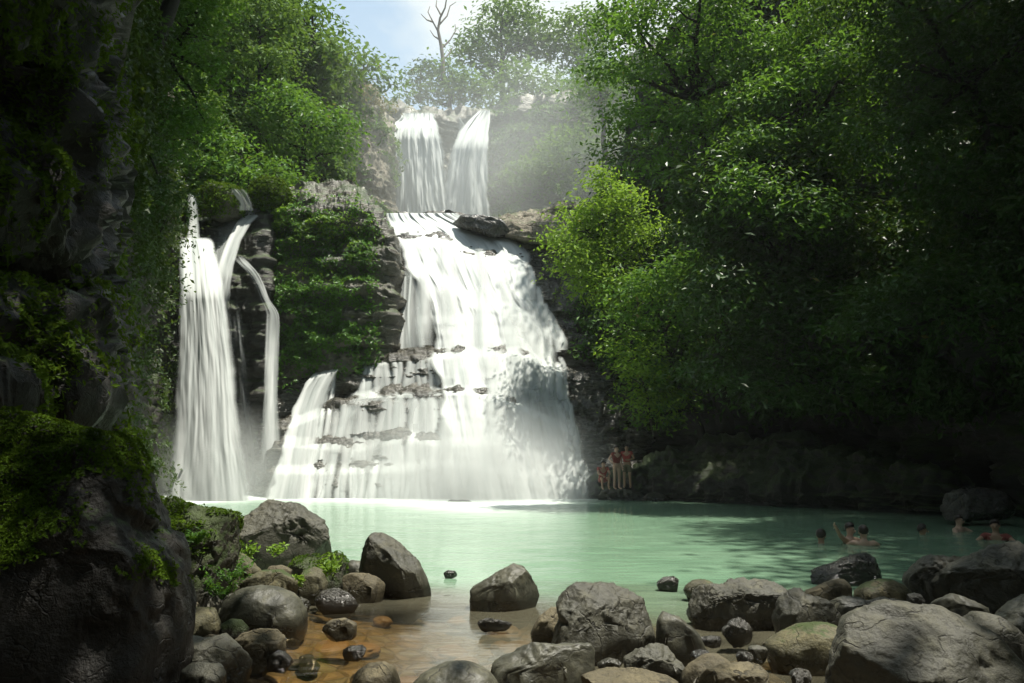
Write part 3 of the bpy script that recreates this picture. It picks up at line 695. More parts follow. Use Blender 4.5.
for i, ((x, y, Y), lb) in enumerate(zip(SM, SML)):
    g = np.random.default_rng(100 + i); w = g.uniform(8, 13); h = g.uniform(5, 8)
    a = np.linspace(0, 2 * math.pi, 9)[:-1]
    B(lb, [(x + w * math.cos(q) * g.uniform(.8, 1.15), y + h * math.sin(q) * g.uniform(.8, 1.15)) for q in a], Y, ['wet', 'grey', 'tan'][i % 3], 0.9, 4, 4, cat='stone', name='stone', seed=200 + i)
g = np.random.default_rng(77)
SP = {}
for i in range(70):
    if i % 2: x, y = g.uniform(-4.2, -1.6), g.uniform(6.3, 11)
    else: x, y = g.uniform(0.6, 7.5), g.uniform(5.0, 9.0)
    if i % 2 and x > -2.0 - (y - 6) * 0.3 + 0.6: x -= 1.0
    sx = g.uniform(0.05, 0.17); key = i % 7
    if key not in SP:
        V, F = ICO[4]; q = g.uniform(0, 40, 3); X = V.copy()
        for _ in range(9):
            n = g.normal(size=3); n /= np.linalg.norm(n); pr = X @ n; X = X - n * np.maximum(pr - pr.max() * g.uniform(.6, .85), 0)[:, None]
        X = X * (1 + 0.08 * fbm(V * 2 + q, 3))[:, None] * np.array([1, 0.8, 0.62])
        SP[key] = mesh('stone', X, F, M[['grey', 'wet', 'tan', 'smooth', 'wet', 'grey', 'olive'][key]]); o = SP[key]
    else: o = SP[key].copy(); COL.objects.link(o)
    o.scale = (sx,) * 3; o.rotation_euler = (g.uniform(-.3, .3), g.uniform(-.3, .3), g.uniform(0, 6))
    z = float(terrain_z(np.array([[x]]), np.array([[y]]))[0, 0]); o.location = (x, y, max(z, -0.16) + sx * 0.3)
    tag(o, 'small loose stone lying in a gap between the foreground boulders', 'stone', 'small stones between the foreground boulders')
# brown stones lying under the clear shallow water
g = np.random.default_rng(5)
for i in range(26):
    px = g.uniform(260, 560); py = g.uniform(600, 678)
    Y = CAM_H * FPX / (py - 455) * 1.03
    x = P(px, py, Y)[0]; sx = g.uniform(0.1, 0.26)
    V, F = ICO[4]
    X = V * np.array([sx, sx * g.uniform(.7, 1.1), 0.07]) ; X = X * (1 + 0.15 * fbm(V * 1.5 + i * 3, 3))[:, None]
    o = mesh('stone', X, F, M['bedstone'] if 'bedstone' in M else M.setdefault('bedstone', plain('brown_bed_stone', (0.17, 0.1, 0.035), 0.6, 0.5, 5.0)))
    o.location = (x, Y, -0.13 + g.uniform(-0.09, -0.03)); o.rotation_euler = (0, 0, g.uniform(0, 6))
    tag(o, 'brown stone lying under the clear brown shallow water', 'stone', 'stones under the shallow water')

# ------------------------------------------------------------------ pool water
def make_water():
    xs = np.concatenate([np.linspace(-60, -16, 12)[:-1], np.linspace(-16, 16, 260)[:-1], np.linspace(16, 60, 12)])
    ys = np.concatenate([np.linspace(-20, 3.5, 10)[:-1], np.linspace(3.5, 42, 330)])
    X, Yg = np.meshgrid(xs, ys)
    p = np.stack([X * 0.35, Yg * 0.35, 0 * X], -1)
    Z = 0.012 * fbm(p * 3, 3)
    # shore murk: milky beyond the shallows
    d = Yg + 1.1 * fbm(np.stack([X * 0.35, Yg * 0.5, 0 * X + 2], -1), 4) - np.interp(X, [-8, -3, -1, 1, 3, 5, 8], [10.8, 10.6, 10.4, 9.9, 9.2, 9.4, 10])
    murk = np.maximum(sst(d, -2.8, 1.8), 0.42 * sst(X, -1.6, -0.2) * sst(Yg, 5.0, 7.5))
    # foam where the falls land
    bx = np.interp(X, [-18, -15.5, -13, -11.5, -10.5, -7, -3, 0, 3.0, 4.2], [31.8, 32.3, 32.2, 32.4, 32.4, 32.2, 32.0, 31.6, 31.6, 32.5])
    dist = bx - Yg
    st = np.exp(-((X + 1.0) / 3.6) ** 2) + 0.8 * np.exp(-((X + 13.2) / 2.6) ** 2) + 0.35 * np.exp(-((X + 7) / 3) ** 2)
    foam = st * np.exp(-np.maximum(dist, 0) / (1.5 + 2.4 * st)) * 1.25
    foam *= (X < 5.5)
    foam += 0.10 * st * np.exp(-np.maximum(dist, 0) / 9)
    V = np.stack([X, Yg, Z], -1).reshape(-1, 3)
    m = NT('pool_water')
    pos = m.n('ShaderNodeNewGeometry').outputs['Position']
    mp = m.n('ShaderNodeMapping', i_Vector=pos); mp.inputs['Scale'].default_value = (0.35, 1.0, 1.0)
    at = m.n('ShaderNodeAttribute', attribute_name='murk').outputs['Fac']
    fo = m.n('ShaderNodeAttribute', attribute_name='foam').outputs['Fac']
    n1 = m.noise(mp.outputs[0], 0.8, 5, 0.6); n2 = m.noise(mp.outputs[0], 3.2, 4, 0.55)
    green0 = m.mix(n1, (0.12, 0.24, 0.15), (0.25, 0.38, 0.26))
    green = m.mix(m.ramp(at, [(0.45, 0.0), (0.95, 1.0)]), (0.17, 0.16, 0.11), green0)
    f = m.math('ADD', fo, m.math('MULTIPLY', m.math('SUBTRACT', n2, 0.5), m.math('MULTIPLY', fo, 0.9)))
    f = m.ramp(f, [(0.04, 0.0), (0.55, 1.0)])
    body = m.mix(f, green, (0.74, 0.8, 0.77))
    b = m.n('ShaderNodeBump', i_Height=m.math('ADD', n2, m.math('MULTIPLY', n1, 2.0))); b.inputs['Strength'].default_value = 0.09; b.inputs['Distance'].default_value = 0.12
    dif = m.n('ShaderNodeBsdfDiffuse', i_Color=body)
    glass = m.n('ShaderNodeBsdfTransparent', i_Color=(0.84, 0.76, 0.6))
    bodysh = m.n('ShaderNodeMixShader', i_0=m.math('MULTIPLY', at, 0.985), i_1=glass.outputs[0], i_2=dif.outputs[0])
    gl = m.n('ShaderNodeBsdfGlossy', i_Roughness=0.13, i_Normal=b); gl.inputs['Color'].default_value = (1, 1, 1, 1)
    fr = m.n('ShaderNodeFresnel', i_Normal=b); fr.inputs['IOR'].default_value = 1.33
    fac = m.math('MULTIPLY', m.math('MINIMUM', fr.outputs[0], 0.6), m.math('SUBTRACT', 1.0, f))
    m.surf(m.n('ShaderNodeMixShader', i_0=fac, i_1=bodysh.outputs[0], i_2=gl.outputs[0]))
    tag(mesh('water', V, grid_faces(len(ys), len(xs)), m.m, attrs={'murk': murk.ravel(), 'foam': foam.ravel()}), kind='structure')
make_water()

# ------------------------------------------------------------------ falling water
def fall_mat(name, streak=1.0, lo=0.3, hi=0.75):
    m = NT(name)
    uv = m.n('ShaderNodeAttribute', attribute_name='flow').outputs['Vector']
    a = m.n('ShaderNodeAttribute', attribute_name='dens').outputs['Fac']
    mp = m.n('ShaderNodeMapping', i_Vector=uv); mp.inputs['Scale'].default_value = (1.0, 0.07, 1.0)
    mp2 = m.n('ShaderNodeMapping', i_Vector=uv); mp2.inputs['Scale'].default_value = (1.0, 0.04, 1.0)
    n1 = m.noise(mp2.outputs[0], 1.0, 3, 0.5); n2 = m.noise(mp.outputs[0], 2.8, 3, 0.5)
    s = m.math('ADD', m.math('MULTIPLY', n1, 0.6), m.math('MULTIPLY', n2, 0.4))
    s = m.math('MULTIPLY', m.math('SUBTRACT', s, 0.5), 2.6 * streak)
    al = m.math('ADD', m.math('MULTIPLY', a, 1.25), m.math('MULTIPLY', s, m.math('SUBTRACT', 1.25, a)))
    al = m.math('MULTIPLY', m.ramp(al, [(lo, 0.0), (hi, 1.0)]), m.ramp(a, [(0.0, 0.0), (0.25, 1.0)]))
    col = m.mix(m.ramp(n2, [(0.3, 1.0), (0.6, 0.0)]), (0.68, 0.71, 0.695), (0.47, 0.515, 0.5))
    # droplets scatter light from every side, so the shading normal leans upwards
    nn = m.n('ShaderNodeVectorMath', operation='ADD', i_0=m.n('ShaderNodeNewGeometry').outputs['Normal']); nn.inputs[1].default_value = (0, 0, 2.2)
    nn = m.n('ShaderNodeVectorMath', operation='NORMALIZE', i_0=nn.outputs[0])
    d = m.n('ShaderNodeBsdfDiffuse', i_Color=col, i_Normal=nn); t = m.n('ShaderNodeBsdfTranslucent', i_Color=col)
    w = m.n('ShaderNodeMixShader', i_0=0.25, i_1=d.outputs[0], i_2=t.outputs[0])
    tr = m.n('ShaderNodeBsdfTransparent')
    m.surf(m.n('ShaderNodeMixShader', i_0=al, i_1=tr.outputs[0], i_2=w.outputs[0]))
    return m.m
M['fall'] = fall_mat('white_falling_water', 0.7, 0.1, 0.95)
M['soft'] = fall_mat('soft_falling_water', 0.22, 0.03, 1.25)
M['veil'] = fall_mat('thin_falling_water', 1.1, 0.15, 1.2)

def fall_sheet(name, rows, Yf, off, dens, parent, mat='fall', nu=90, nv=140, edge=(0.12, 0.12), vend=(0.03, 0.0), wav=0.12, layers=1, base=(0, 0, 0), curve=0.0, ragged=0.03):
    """rows (py, xl, xr[, density]) from top to bottom; Yf(px,py) surface it runs down; off = thickness in front of it"""
    rows = sorted(rows); py = np.linspace(rows[0][0], rows[-1][0], nv)
    ry = [r[0] for r in rows]
    from_rows = lambda k: np.interp(py, ry, [r[k] for r in rows])
    xl, xr = from_rows(1), from_rows(2)
    dn = np.interp(py, ry, [(r[3] if len(r) > 3 else 1.0) for r in rows]) * dens
    ker = np.hanning(11); ker /= ker.sum()
    sm = lambda a: np.convolve(np.pad(a, 5, mode='edge'), ker, 'valid')
    xl, xr = sm(xl), sm(xr)
    u = np.linspace(0, 1, nu)
    PX = xl[:, None] + (xr - xl)[:, None] * u[None, :]; PY = np.broadcast_to(py[:, None], PX.shape)
    Vs, Fs, A, Fl = [], [], [], []
    for L in range(layers):
        Yv = Yf(PX, PY) if callable(Yf) else np.full(PX.shape, float(Yf))
        Q0 = P(PX, PY, Yv)
        wid = (Q0[:, -1, 0] - Q0[:, 0, 0]).mean()
        du = (u - 0.5) * wid
        length = np.concatenate([[0], np.cumsum(np.linalg.norm(np.diff(Q0[:, nu // 2], axis=0), axis=1))])
        flow = np.stack([np.broadcast_to(du[None, :], PX.shape) + L * 13.7 + rows[0][1] * 0.37, np.broadcast_to(length[:, None], PX.shape), np.full(PX.shape, L * 3.1)], -1)
        w = fbm(np.stack([flow[..., 0] * 1.6, flow[..., 1] * 0.15, flow[..., 2] + 0 * PX], -1), 4) * wav
        Yv = Yv - off * (1 + 0.8 * L) - w - curve * (1 - (2 * u - 1) ** 2)[None, :]
        Q = P(PX, PY, Yv)
        v = np.linspace(0, 1, nv)[:, None]
        jl = ragged * fbm(np.concatenate([v * 9, v * 0 + 3.3, v * 0 + rows[0][1] * 0.1], 1), 3)[:, None]; jr = ragged * fbm(np.concatenate([v * 9, v * 0 + 8.3, v * 0 + rows[0][1] * 0.1], 1), 3)[:, None]
        e = sst(u[None, :] + jl - ragged * 0.5, 0, edge[0]) * sst(1 - u[None, :] + jr - ragged * 0.5, 0, edge[1])
        ev = (sst(v, 0, vend[0]) if vend[0] > 0 else 1) * (sst(1 - v, 0, vend[1]) if vend[1] > 0 else 1)
        rag = 0.75 + 0.5 * perlin(np.stack([flow[..., 0] * 1.2, flow[..., 1] * 0.12, 0 * PX + 4], -1))
        a = np.clip(dn[:, None] * e * ev * (rag if dens < 0.9 else 1), 0, 1)
        Fs.append(grid_faces(nv, nu, L * nu * nv)); Vs.append(Q.reshape(-1, 3)); A.append(a.ravel()); Fl.append(flow.reshape(-1, 3))
    return mesh(name, np.concatenate(Vs) - np.array(base), np.concatenate(Fs), M[mat], parent, attrs={'dens': np.concatenate(A), 'flow': np.concatenate(Fl)})

b0 = tuple(P(480, 500, 33)); wf = thing('waterfall', 'broad white main cascade fanning over stepped ledges in the middle', 'waterfall', b0, 'waterfalls')
Yhalf = lambda x, y: 0.5 * Ycas(x, y) + 0.5 * Ysm(x, y)
fall_sheet('chute', [(213, 380, 460), (220, 381, 476), (230, 384, 506), (240, 388, 524), (250, 392, 532), (268, 400, 536), (285, 412, 538), (300, 418, 546), (316, 420, 562), (340, 424, 566), (358, 426, 564), (372, 428, 572), (400, 432, 576), (430, 436, 584), (460, 438, 592), (507, 442, 606)], Yhalf, 0.85, 1.2, wf, 'fall', 200, 240, (0.1, 0.13), (0.0, 0.0), 0.16, 1, b0, 0.0, 0.05)
fall_sheet('upper_tier', [(351, 368, 470), (358, 358, 480), (375, 354, 490), (398, 346, 500)], Ycas, 0.3, 0.7, wf, 'veil', 140, 70, (0.08, 0.2), (0.04, 0.0), 0.1, 1, b0, 0.0, 0.03)
fall_sheet('lower_tier', [(388, 352, 510), (400, 336, 515), (415, 328, 520), (440, 320, 525), (470, 314, 528), (507, 306, 535)], Ycas, 0.3, 0.5, wf, 'veil', 220, 130, (0.06, 0.2), (0.04, 0.0), 0.12, 1, b0, 0.0, 0.03)
fall_sheet('side_fan', [(366, 322, 344), (376, 308, 340), (390, 298, 334), (410, 290, 328), (450, 278, 324), (507, 262, 322)], Ycas, 0.4, 0.78, wf, 'veil', 90, 130, (0.12, 0.25), (0.04, 0.0), 0.1, 2, b0, 0.1, 0.05)
fall_sheet('thin_streams', [(268, 388, 432), (280, 387, 432), (320, 386, 433), (356, 385, 436)], lambda x, y: Ycas(x, y) - 0.1, 0.5, 0.5, wf, 'veil', 80, 90, (0.06, 0.3), (0.05, 0.03), 0.05, 1, b0)
def strands(name, specs, Yf, parent, base, off=0.4, mat='soft'):
    """many narrow rounded strands of one fall, joined into one part"""
    Vs, Fs, A, Fl, o = [], [], [], [], 0
    nu, nv = 13, 40
    for i, (xs, y0, xe, y1, w0, w1, dn) in enumerate(specs):
        v = np.linspace(0, 1, nv); u = np.linspace(-1, 1, nu)
        py = y0 + (y1 - y0) * v; cx = xs + (xe - xs) * v + 1.5 * np.sin(v * 5 + i)
        w = (w0 + (w1 - w0) * v ** 0.7)
        PX = cx[:, None] + u[None, :] * w[:, None]; PY = np.broadcast_to(py[:, None], PX.shape)
        m = PX.shape[1] // 2
        Yc = Yf(PX[:, m:m + 1], PY[:, m:m + 1]) * 0.6 + Yf(PX, PY) * 0.4
        wm = (w * 34 / FPX)[:, None]
        Yv = Yc - off - 0.04 * ((i * 7) % 5) / 5 - wm * 0.16 * (1 - u ** 2)[None, :] + 0.35 * (1 - sst(v, 0, 0.08))[:, None]
        Vs.append(P(PX, PY, Yv).reshape(-1, 3))
        e = sst(1 - np.abs(u), 0, 0.95)[None, :] * sst(v, 0, 0.14)[:, None] * (1 - 0.5 * sst(v, 0.6, 1))[:, None]
        A.append((dn * e).ravel())
        Fl.append(np.stack([PX * 34 / FPX + i * 1.7, PY * -34 / FPX, 0 * PX + i], -1).reshape(-1, 3))
        Fs.append(grid_faces(nv, nu, o)); o += nu * nv
    return mesh(name, np.concatenate(Vs) - np.array(base), np.concatenate(Fs), M[mat], parent, attrs={'dens': np.concatenate(A), 'flow': np.concatenate(Fl)})
g = np.random.default_rng(21)
LIP1 = lambda x: np.interp(x, [300, 320, 350, 400, 470, 500], [420, 411, 397, 391, 389, 396])
LIP2 = lambda x: np.interp(x, [345, 380, 420, 460], [361, 358, 354, 351])
sp = []
for x in np.linspace(364, 462, 17): x += g.uniform(-2, 2); sp.append((x, LIP2(x) + g.uniform(-1, 3), x - 2 + g.uniform(-2, 2), LIP1(x) + 4, g.uniform(3, 6), g.uniform(5, 10), g.uniform(0.4, 0.85)))
for x in np.concatenate([np.linspace(332, 470, 26), np.linspace(390, 470, 12)]):
    x += g.uniform(-3, 3); dx = (x - 430) * 0.16; sp.append((x, LIP1(x) + g.uniform(-1, 5), x + dx, g.uniform(440, 508), g.uniform(3.5, 7), g.uniform(7, 14), g.uniform(0.35, 0.8) * (0.75 if x < 390 else 1)))
for x in np.linspace(322, 500, 30):
    x += g.uniform(-3, 3); y = g.uniform(434, 474); dx = (x - 430) * 0.06; sp.append((x, y, x + dx, 508, g.uniform(3, 6), g.uniform(5, 9), g.uniform(0.5, 0.95)))
strands('tier_strands', sp, Ycas, wf, b0)
sp = []
for x in np.linspace(313, 338, 6): sp.append((x, np.interp(x, [300, 340], [380, 364]), 268 + (x - 313) * 1.7 + g.uniform(-3, 3), 508, 2.5, g.uniform(5, 8), g.uniform(0.6, 0.95)))
sp += [(318, 408, 306, 508, 2, 6, 0.8), (322, 404, 314, 470, 2, 5, 0.7)]
strands('fan_strands', sp, Ycas, wf, b0)
sp = [(393, 272, 392, 355, 1.5, 2.5, 0.8), (404, 271, 403, 356, 2, 3, 0.6), (410, 270, 410, 356, 1.5, 3, 0.75), (419, 268, 420, 356, 2.5, 5, 0.9), (398, 276, 398, 340, 1, 2, 0.5),
      (386, 219, 392, 268, 3, 5, 0.8), (393, 222, 398, 270, 4, 6, 0.9)]
strands('thin_strands', sp, lambda x, y: Ycas(x, y) - 0.1, wf, b0, 0.45)
sp = []
for (x0, y0, y1) in [(528, 262, 300), (536, 284, 330), (544, 300, 345), (541, 290, 350), (551, 318, 352), (556, 322, 350), (548, 352, 400), (556, 360, 400), (563, 376, 420), (570, 400, 450), (578, 440, 500), (565, 385, 440), (560, 355, 385), (573, 420, 480)]:
    sp.append((x0, y0, x0 + 5 + g.uniform(0, 4), y1, g.uniform(3, 5), g.uniform(5, 9), g.uniform(0.5, 0.85)))
for k in range(26):
    y0 = g.uniform(222, 440); c = np.interp(y0, [215, 250, 300, 400, 500], [430, 465, 485, 505, 525]); hw = np.interp(y0, [215, 250, 500], [30, 60, 68])
    x = c + g.uniform(-1, 1) * hw; sp.append((x, y0, x + (x - 440) * 0.12 + 6, min(508, y0 + g.uniform(40, 110)), g.uniform(5, 10), g.uniform(10, 20), g.uniform(0.3, 0.6)))
strands('chute_strands', sp, Yhalf, wf, b0, 0.95)

b1 = tuple(P(210, 500, 34)); wf = thing('waterfall', 'tall narrow free falling column of white water on the left', 'waterfall', b1, 'waterfalls')
Yp = lambda x, y: 35.2 - 1.4 * sst(y, 215, 300) - 1.5 * (y - 215) / 290
fall_sheet('plunge', [(236, 178, 214), (246, 177, 218), (270, 177, 224), (310, 176, 230), (360, 174, 238), (420, 170, 244), (506, 156, 260)], Yp, 0.5, 1.2, wf, 'soft', 120, 180, (0.26, 0.32), (0.03, 0.0), 0.08, 3, b1, 0.15)
fall_sheet('feeder', [(190, 185, 194), (200, 186, 199), (220, 187, 201), (245, 182, 204), (262, 180, 208)], Yp, 0.5, 0.75, wf, 'fall', 50, 60, (0.3, 0.3), (0.1, 0.25), 0.05, 1, b1)
fall_sheet('arching_arm', [(203, 256, 276), (210, 246, 270), (222, 234, 254), (240, 225, 244), (265, 216, 236), (300, 208, 232), (360, 204, 230)], lambda x, y: Ylf(x, y) - 1.4 * sst(y, 205, 280), 0.35, 0.8, wf, 'fall', 70, 110, (0.22, 0.25), (0.04, 0.3), 0.1, 1, b1)
fall_sheet('veil', [(206, 240, 268), (212, 222, 262), (220, 208, 250), (232, 200, 240), (255, 198, 232), (290, 200, 226)], lambda x, y: Ylf(x, y) - 1.0 * sst(y, 205, 280), 0.3, 0.42, wf, 'veil', 80, 90, (0.15, 0.15), (0.05, 0.3), 0.08, 1, b1)
fall_sheet('side_stream', [(252, 228, 242), (262, 234, 251), (272, 246, 260), (285, 254, 266), (300, 260, 271), (313, 265, 281), (330, 264, 282), (400, 260, 281), (506, 254, 286)], lambda x, y: Ylf(x, y) - 0.5 - 1.2 * sst(y, 280, 460), 0.45, 0.62, wf, 'veil', 60, 160, (0.2, 0.2), (0.05, 0.2), 0.06, 1, b1)
fall_sheet('side_veil', [(285, 222, 240), (330, 226, 246), (400, 228, 256), (506, 232, 276)], lambda x, y: Ylf(x, y) - 0.6, 0.3, 0.34, wf, 'veil', 60, 100, (0.3, 0.3), (0.2, 0.1), 0.06, 1, b1)
fall_sheet('lip_spill', [(187, 226, 244), (194, 232, 250), (204, 238, 254), (212, 236, 256)], 35.0, 0.3, 0.7, wf, 'fall', 40, 40, (0.25, 0.2), (0.15, 0.1), 0.05, 1, b1)

b2 = tuple(P(412, 214, 74)); wf = thing('waterfall', 'left upper waterfall dropping from a pale lip high up at the back', 'waterfall', b2, 'waterfalls')
fall_sheet('curtain', [(112, 401, 436), (119, 399, 437), (124, 390, 440), (131, 384, 443), (150, 381, 447), (180, 379, 450), (222, 376, 456)], lambda x, y: 75.6 - 1.0 * sst(y, 110, 140) - 0.5 * sst(y, 120, 128), 0.5, 1.2, wf, 'soft', 120, 120, (0.08, 0.16), (0.03, 0.0), 0.22, 2, b2, 0.4)
b3 = tuple(P(465, 214, 74)); wf = thing('waterfall', 'right upper waterfall spreading like a wing high up at the back', 'waterfall', b3, 'waterfalls')
fall_sheet('curtain', [(109, 480, 491), (118, 469, 491), (130, 458, 490), (145, 450, 490), (170, 443, 489), (222, 430, 492)], lambda x, y: 75.6 - 1.2 * sst(y, 108, 150), 0.5, 1.1, wf, 'soft', 90, 110, (0.2, 0.1), (0.03, 0.0), 0.2, 2, b3, 0.6)
fall_sheet('side_spout', [(116, 455, 460), (124, 457, 466), (140, 456, 470)], 75.0, 0.6, 0.6, wf, 'veil', 30, 40, (0.3, 0.3), (0.1, 0.3), 0.2, 1, b3)
b4 = tuple(P(336, 110, 64)); wf = thing('waterfall', 'tiny white spill between bushes above the pale outcrop', 'waterfall', b4, 'waterfalls')
fall_sheet('curtain', [(103, 337, 344), (108, 334, 343), (115, 331, 340)], 64.0, 0.3, 0.9, wf, 'fall', 20, 20, (0.25, 0.25), (0.1, 0.2), 0.2, 1, b4)

# ------------------------------------------------------------------ vegetation cover on the rock faces (uncountable)
def cover(Q, N, PX, PY, dens_fn, leaf, name, mat, n, lift=0.25, nrm_up=0.6, clump=0.5, droop=0.5, kind='stuff', cat='undergrowth', label=None):
    ny, nx = PX.shape
    i = RNG.uniform(0, ny - 1.001, n); j = RNG.uniform(0, nx - 1.001, n)
    a, b = i.astype(int), j.astype(int)
    p = Q[a, b] + (Q[np.minimum(a + 1, ny - 1), b] - Q[a, b]) * (i - a)[:, None] + (Q[a, np.minimum(b + 1, nx - 1)] - Q[a, b]) * (j - b)[:, None]
    d = dens_fn(PX[a, b], PY[a, b], p)
    k = RNG.uniform(size=n) < d
    p, nn = p[k], N[a[k], b[k]]
    h = np.clip(fbm(p * clump * 1.3 + 5, 3) + 0.4, 0, 1.4)
    p = p + nn * (h * lift + RNG.uniform(-0.3, 1, len(p)) * lift * 0.35)[:, None]
    t = np.clip(0.5 + 0.45 * fbm(p * clump + 9, 2) + RNG.uniform(-0.25, 0.25, len(p)), 0, 0.95)
    V, F, t = leaves(p, nn * 0.6 + np.array([0, 0, nrm_up]), leaf, tint=t, droop=droop, jitter=0.45)
    o = mesh(name, V, F, M[mat], smooth=False, attrs={'tint': t})
    tag(o, label, cat, kind=kind)
    return o
patch = lambda s, lo, hi: (lambda x, y, p: sst(fbm(p * s + 2, 4), lo, hi))
cover(*QB, lambda x, y, p: sst(fbm(p * 0.9 + 2, 3), -0.5, 0.1) * sst(-y, -384, -360) * sst(-x, -385, -355) * sst(y, 198, 225), 0.2, 'creepers', 'leaf_mid', 32000, 0.35, label='leafy creepers covering the rock between the two lower waterfalls')
cover(*QB, lambda x, y, p: sst(-y, -300, -215) * sst(-x, -375, -340) * sst(fbm(p * 0.9 + 20, 3), -0.3, 0.3) * np.maximum(sst(-x, -325, -310), sst(y, 205, 225)), 0.2, 'creepers', 'leaf_lime', 18000, 0.4, label='bright creepers with sunlight put into their colour on top of the rock between the two lower waterfalls')  # lime leaves on the upper rock stand in for its sunlit top
cover(*QW, lambda x, y, p: sst(-y, -300, -170) * sst(fbm(p * 0.35 + 2, 4), -0.6, -0.1) * (x > 20) + 0.3 * (x > 20) * sst(fbm(p * 0.5 + 12, 3), -0.1, 0.3), 0.2, 'creepers', 'leaf_vine', 190000, 0.7, clump=0.35, label='dark creepers hanging down the shaded left cliff')
cover(*QN, lambda x, y, p: sst(fbm(p * 0.8 + 2, 4), -0.25, 0.2) * (x > -120), 0.09, 'moss', 'moss', 200000, 0.16, clump=1.2, cat='moss', label='moss and small ferns on the near left cliff')
cover(*QR, lambda x, y, p: sst(-y, -440, -380), 0.3, 'undergrowth', 'leaf_dark', 130000, 1.2, clump=0.3, label='dark undergrowth covering the shaded right bank')
cover(*QG, lambda x, y, p: 1.0 + 0 * x, 0.5, 'undergrowth', 'leaf_far', 36000, 1.6, clump=0.2, label='undergrowth on the hillside above the left waterfall')
cover(*QO, lambda x, y, p: sst(fbm(p * 0.25 + 2, 3), -0.05, 0.3) * 0.8, 0.45, 'undergrowth', 'leaf_far', 16000, 0.8, clump=0.2, label='scrub growing on the pale upper outcrop')
cover(*QU, lambda x, y, p: sst(x, 478, 520) * sst(fbm(p * 0.2, 3), -0.5, 0.0), 0.6, 'undergrowth', 'leaf_far', 40000, 1.6, clump=0.15, label='misty undergrowth right of the upper waterfalls')
cover(*QL, lambda x, y, p: sst(-x, -176, -155) * 0.9, 0.24, 'creepers', 'leaf_vine', 30000, 0.6, label='creepers beside the left waterfall')
cover(*QC, lambda x, y, p: sst(x, 560, 590) * sst(-y, -380, -340) + (x < 300) * sst(-y, -400, -385) * 0.5, 0.24, 'undergrowth', 'leaf_mid', 50000, 0.7, label='bushes on the rock right of the main cascade')

# moss tufts on two foreground boulders (parts of them)
def moss_on(lbl, n, size, zmin, f=1.5, thr=0.0, mat='moss'):
    ob = next(o for o in COL.objects if o.get('label') == lbl)
    V, F = ROCKS[lbl]
    a, b, c = V[F[:, 0]], V[F[:, 1]], V[F[:, 2]]
    nn = np.cross(b - a, c - a); ar = np.linalg.norm(nn, axis=1); nn /= ar[:, None] + 1e-12
    k = RNG.choice(len(F), n, p=ar / ar.sum()); r1 = np.sqrt(RNG.uniform(size=n)); r2 = RNG.uniform(size=n)
    p = a[k] * (1 - r1)[:, None] + b[k] * (r1 * (1 - r2))[:, None] + c[k] * (r1 * r2)[:, None]; nk = nn[k]
    d = 0.5 * nk[:, 2] + fbm(p * f + 4, 4) + (p[:, 2] - zmin) * 0.9
    m = (RNG.uniform(size=n) < sst(d, thr, thr + 0.35)); p, nk = p[m], nk[m]
    h = np.clip(fbm(p * 7, 2) + 0.5, 0, 1)
    p = p + nk * (size * (0.2 + 0.9 * h))[:, None]
    t = np.clip(0.45 + 0.6 * fbm(p * 2.5, 3) + RNG.uniform(-0.2, 0.2, len(p)), 0, 0.94)
    V2, F2, t = leaves(p, nk + np.array([0, 0, 0.3]), size, aspect=0.5, tint=t, droop=0.3)
    mesh('moss', V2 - np.array(ob.location), F2, M[mat], ob, smooth=False, attrs={'tint': t})
moss_on('huge dark wet boulder with a mossy top filling the bottom left corner', 150000, 0.034, 1.35, 1.6, 0.15)
moss_on('mossy topped block standing between the huge dark boulder and the left waterfall', 34000, 0.036, 0.9, 1.6, 0.1)
moss_on('mossy slab with plants lying against the foot of the pale pointed boulder', 5000, 0.035, 0.3, 2, 0.35)
moss_on('mossy rock at the lip of the left waterfall', 4000, 0.16, 13.0, 0.6, 0.2)
moss_on('round mossy boulder on the ledge right of the left waterfall lip', 5000, 0.16, 13.0, 0.6, 0.0)

# ------------------------------------------------------------------ trees
def ground(px, py, Y): return tuple(P(px, py, Y))
# right bank, front rank
tree('tall dark tree with a leaning trunk standing over the right bank', [(640, 30, 34), (670, 75, 36), (720, 40, 46), (690, 130, 30), (735, 110, 42), (650, 120, 26), (632, 75, 18), (700, -20, 50), (770, 60, 44), (655, 170, 24)], 27, P(728, 430, 34), 0.17, 'leaf_mid', 1.15, 0.34, lean=P(690, 60, 27))
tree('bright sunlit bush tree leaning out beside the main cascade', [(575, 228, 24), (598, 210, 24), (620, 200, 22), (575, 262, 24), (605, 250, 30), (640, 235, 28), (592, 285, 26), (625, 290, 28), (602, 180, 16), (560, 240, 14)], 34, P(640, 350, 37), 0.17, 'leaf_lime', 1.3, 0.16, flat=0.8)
tree('mid green bush tree hanging over the right ledges', [(650, 290, 34), (680, 330, 34), (640, 345, 26), (665, 385, 30), (620, 320, 18), (700, 380, 26), (690, 270, 30), (650, 420, 16)], 31.5, P(705, 440, 33), 0.19, 'leaf_mid', 1.2, 0.16)
tree('yellow green bush low on the right bank above the ledges', [(630, 375, 18), (650, 360, 20), (665, 405, 22), (640, 400, 16), (615, 350, 14)], 30.6, P(655, 425, 32), 0.17, 'leaf_lime', 0.9, 0.1)
tree('leafy tree with layered bright sprays high on the right', [(770, 110, 44), (820, 90, 48), (790, 160, 44), (840, 150, 46), (750, 190, 34), (800, 215, 40), (860, 60, 44), (745, 150, 30), (830, 20, 50)], 24.5, P(820, 440, 33), 0.16, 'leaf_mid', 1.15, 0.28)
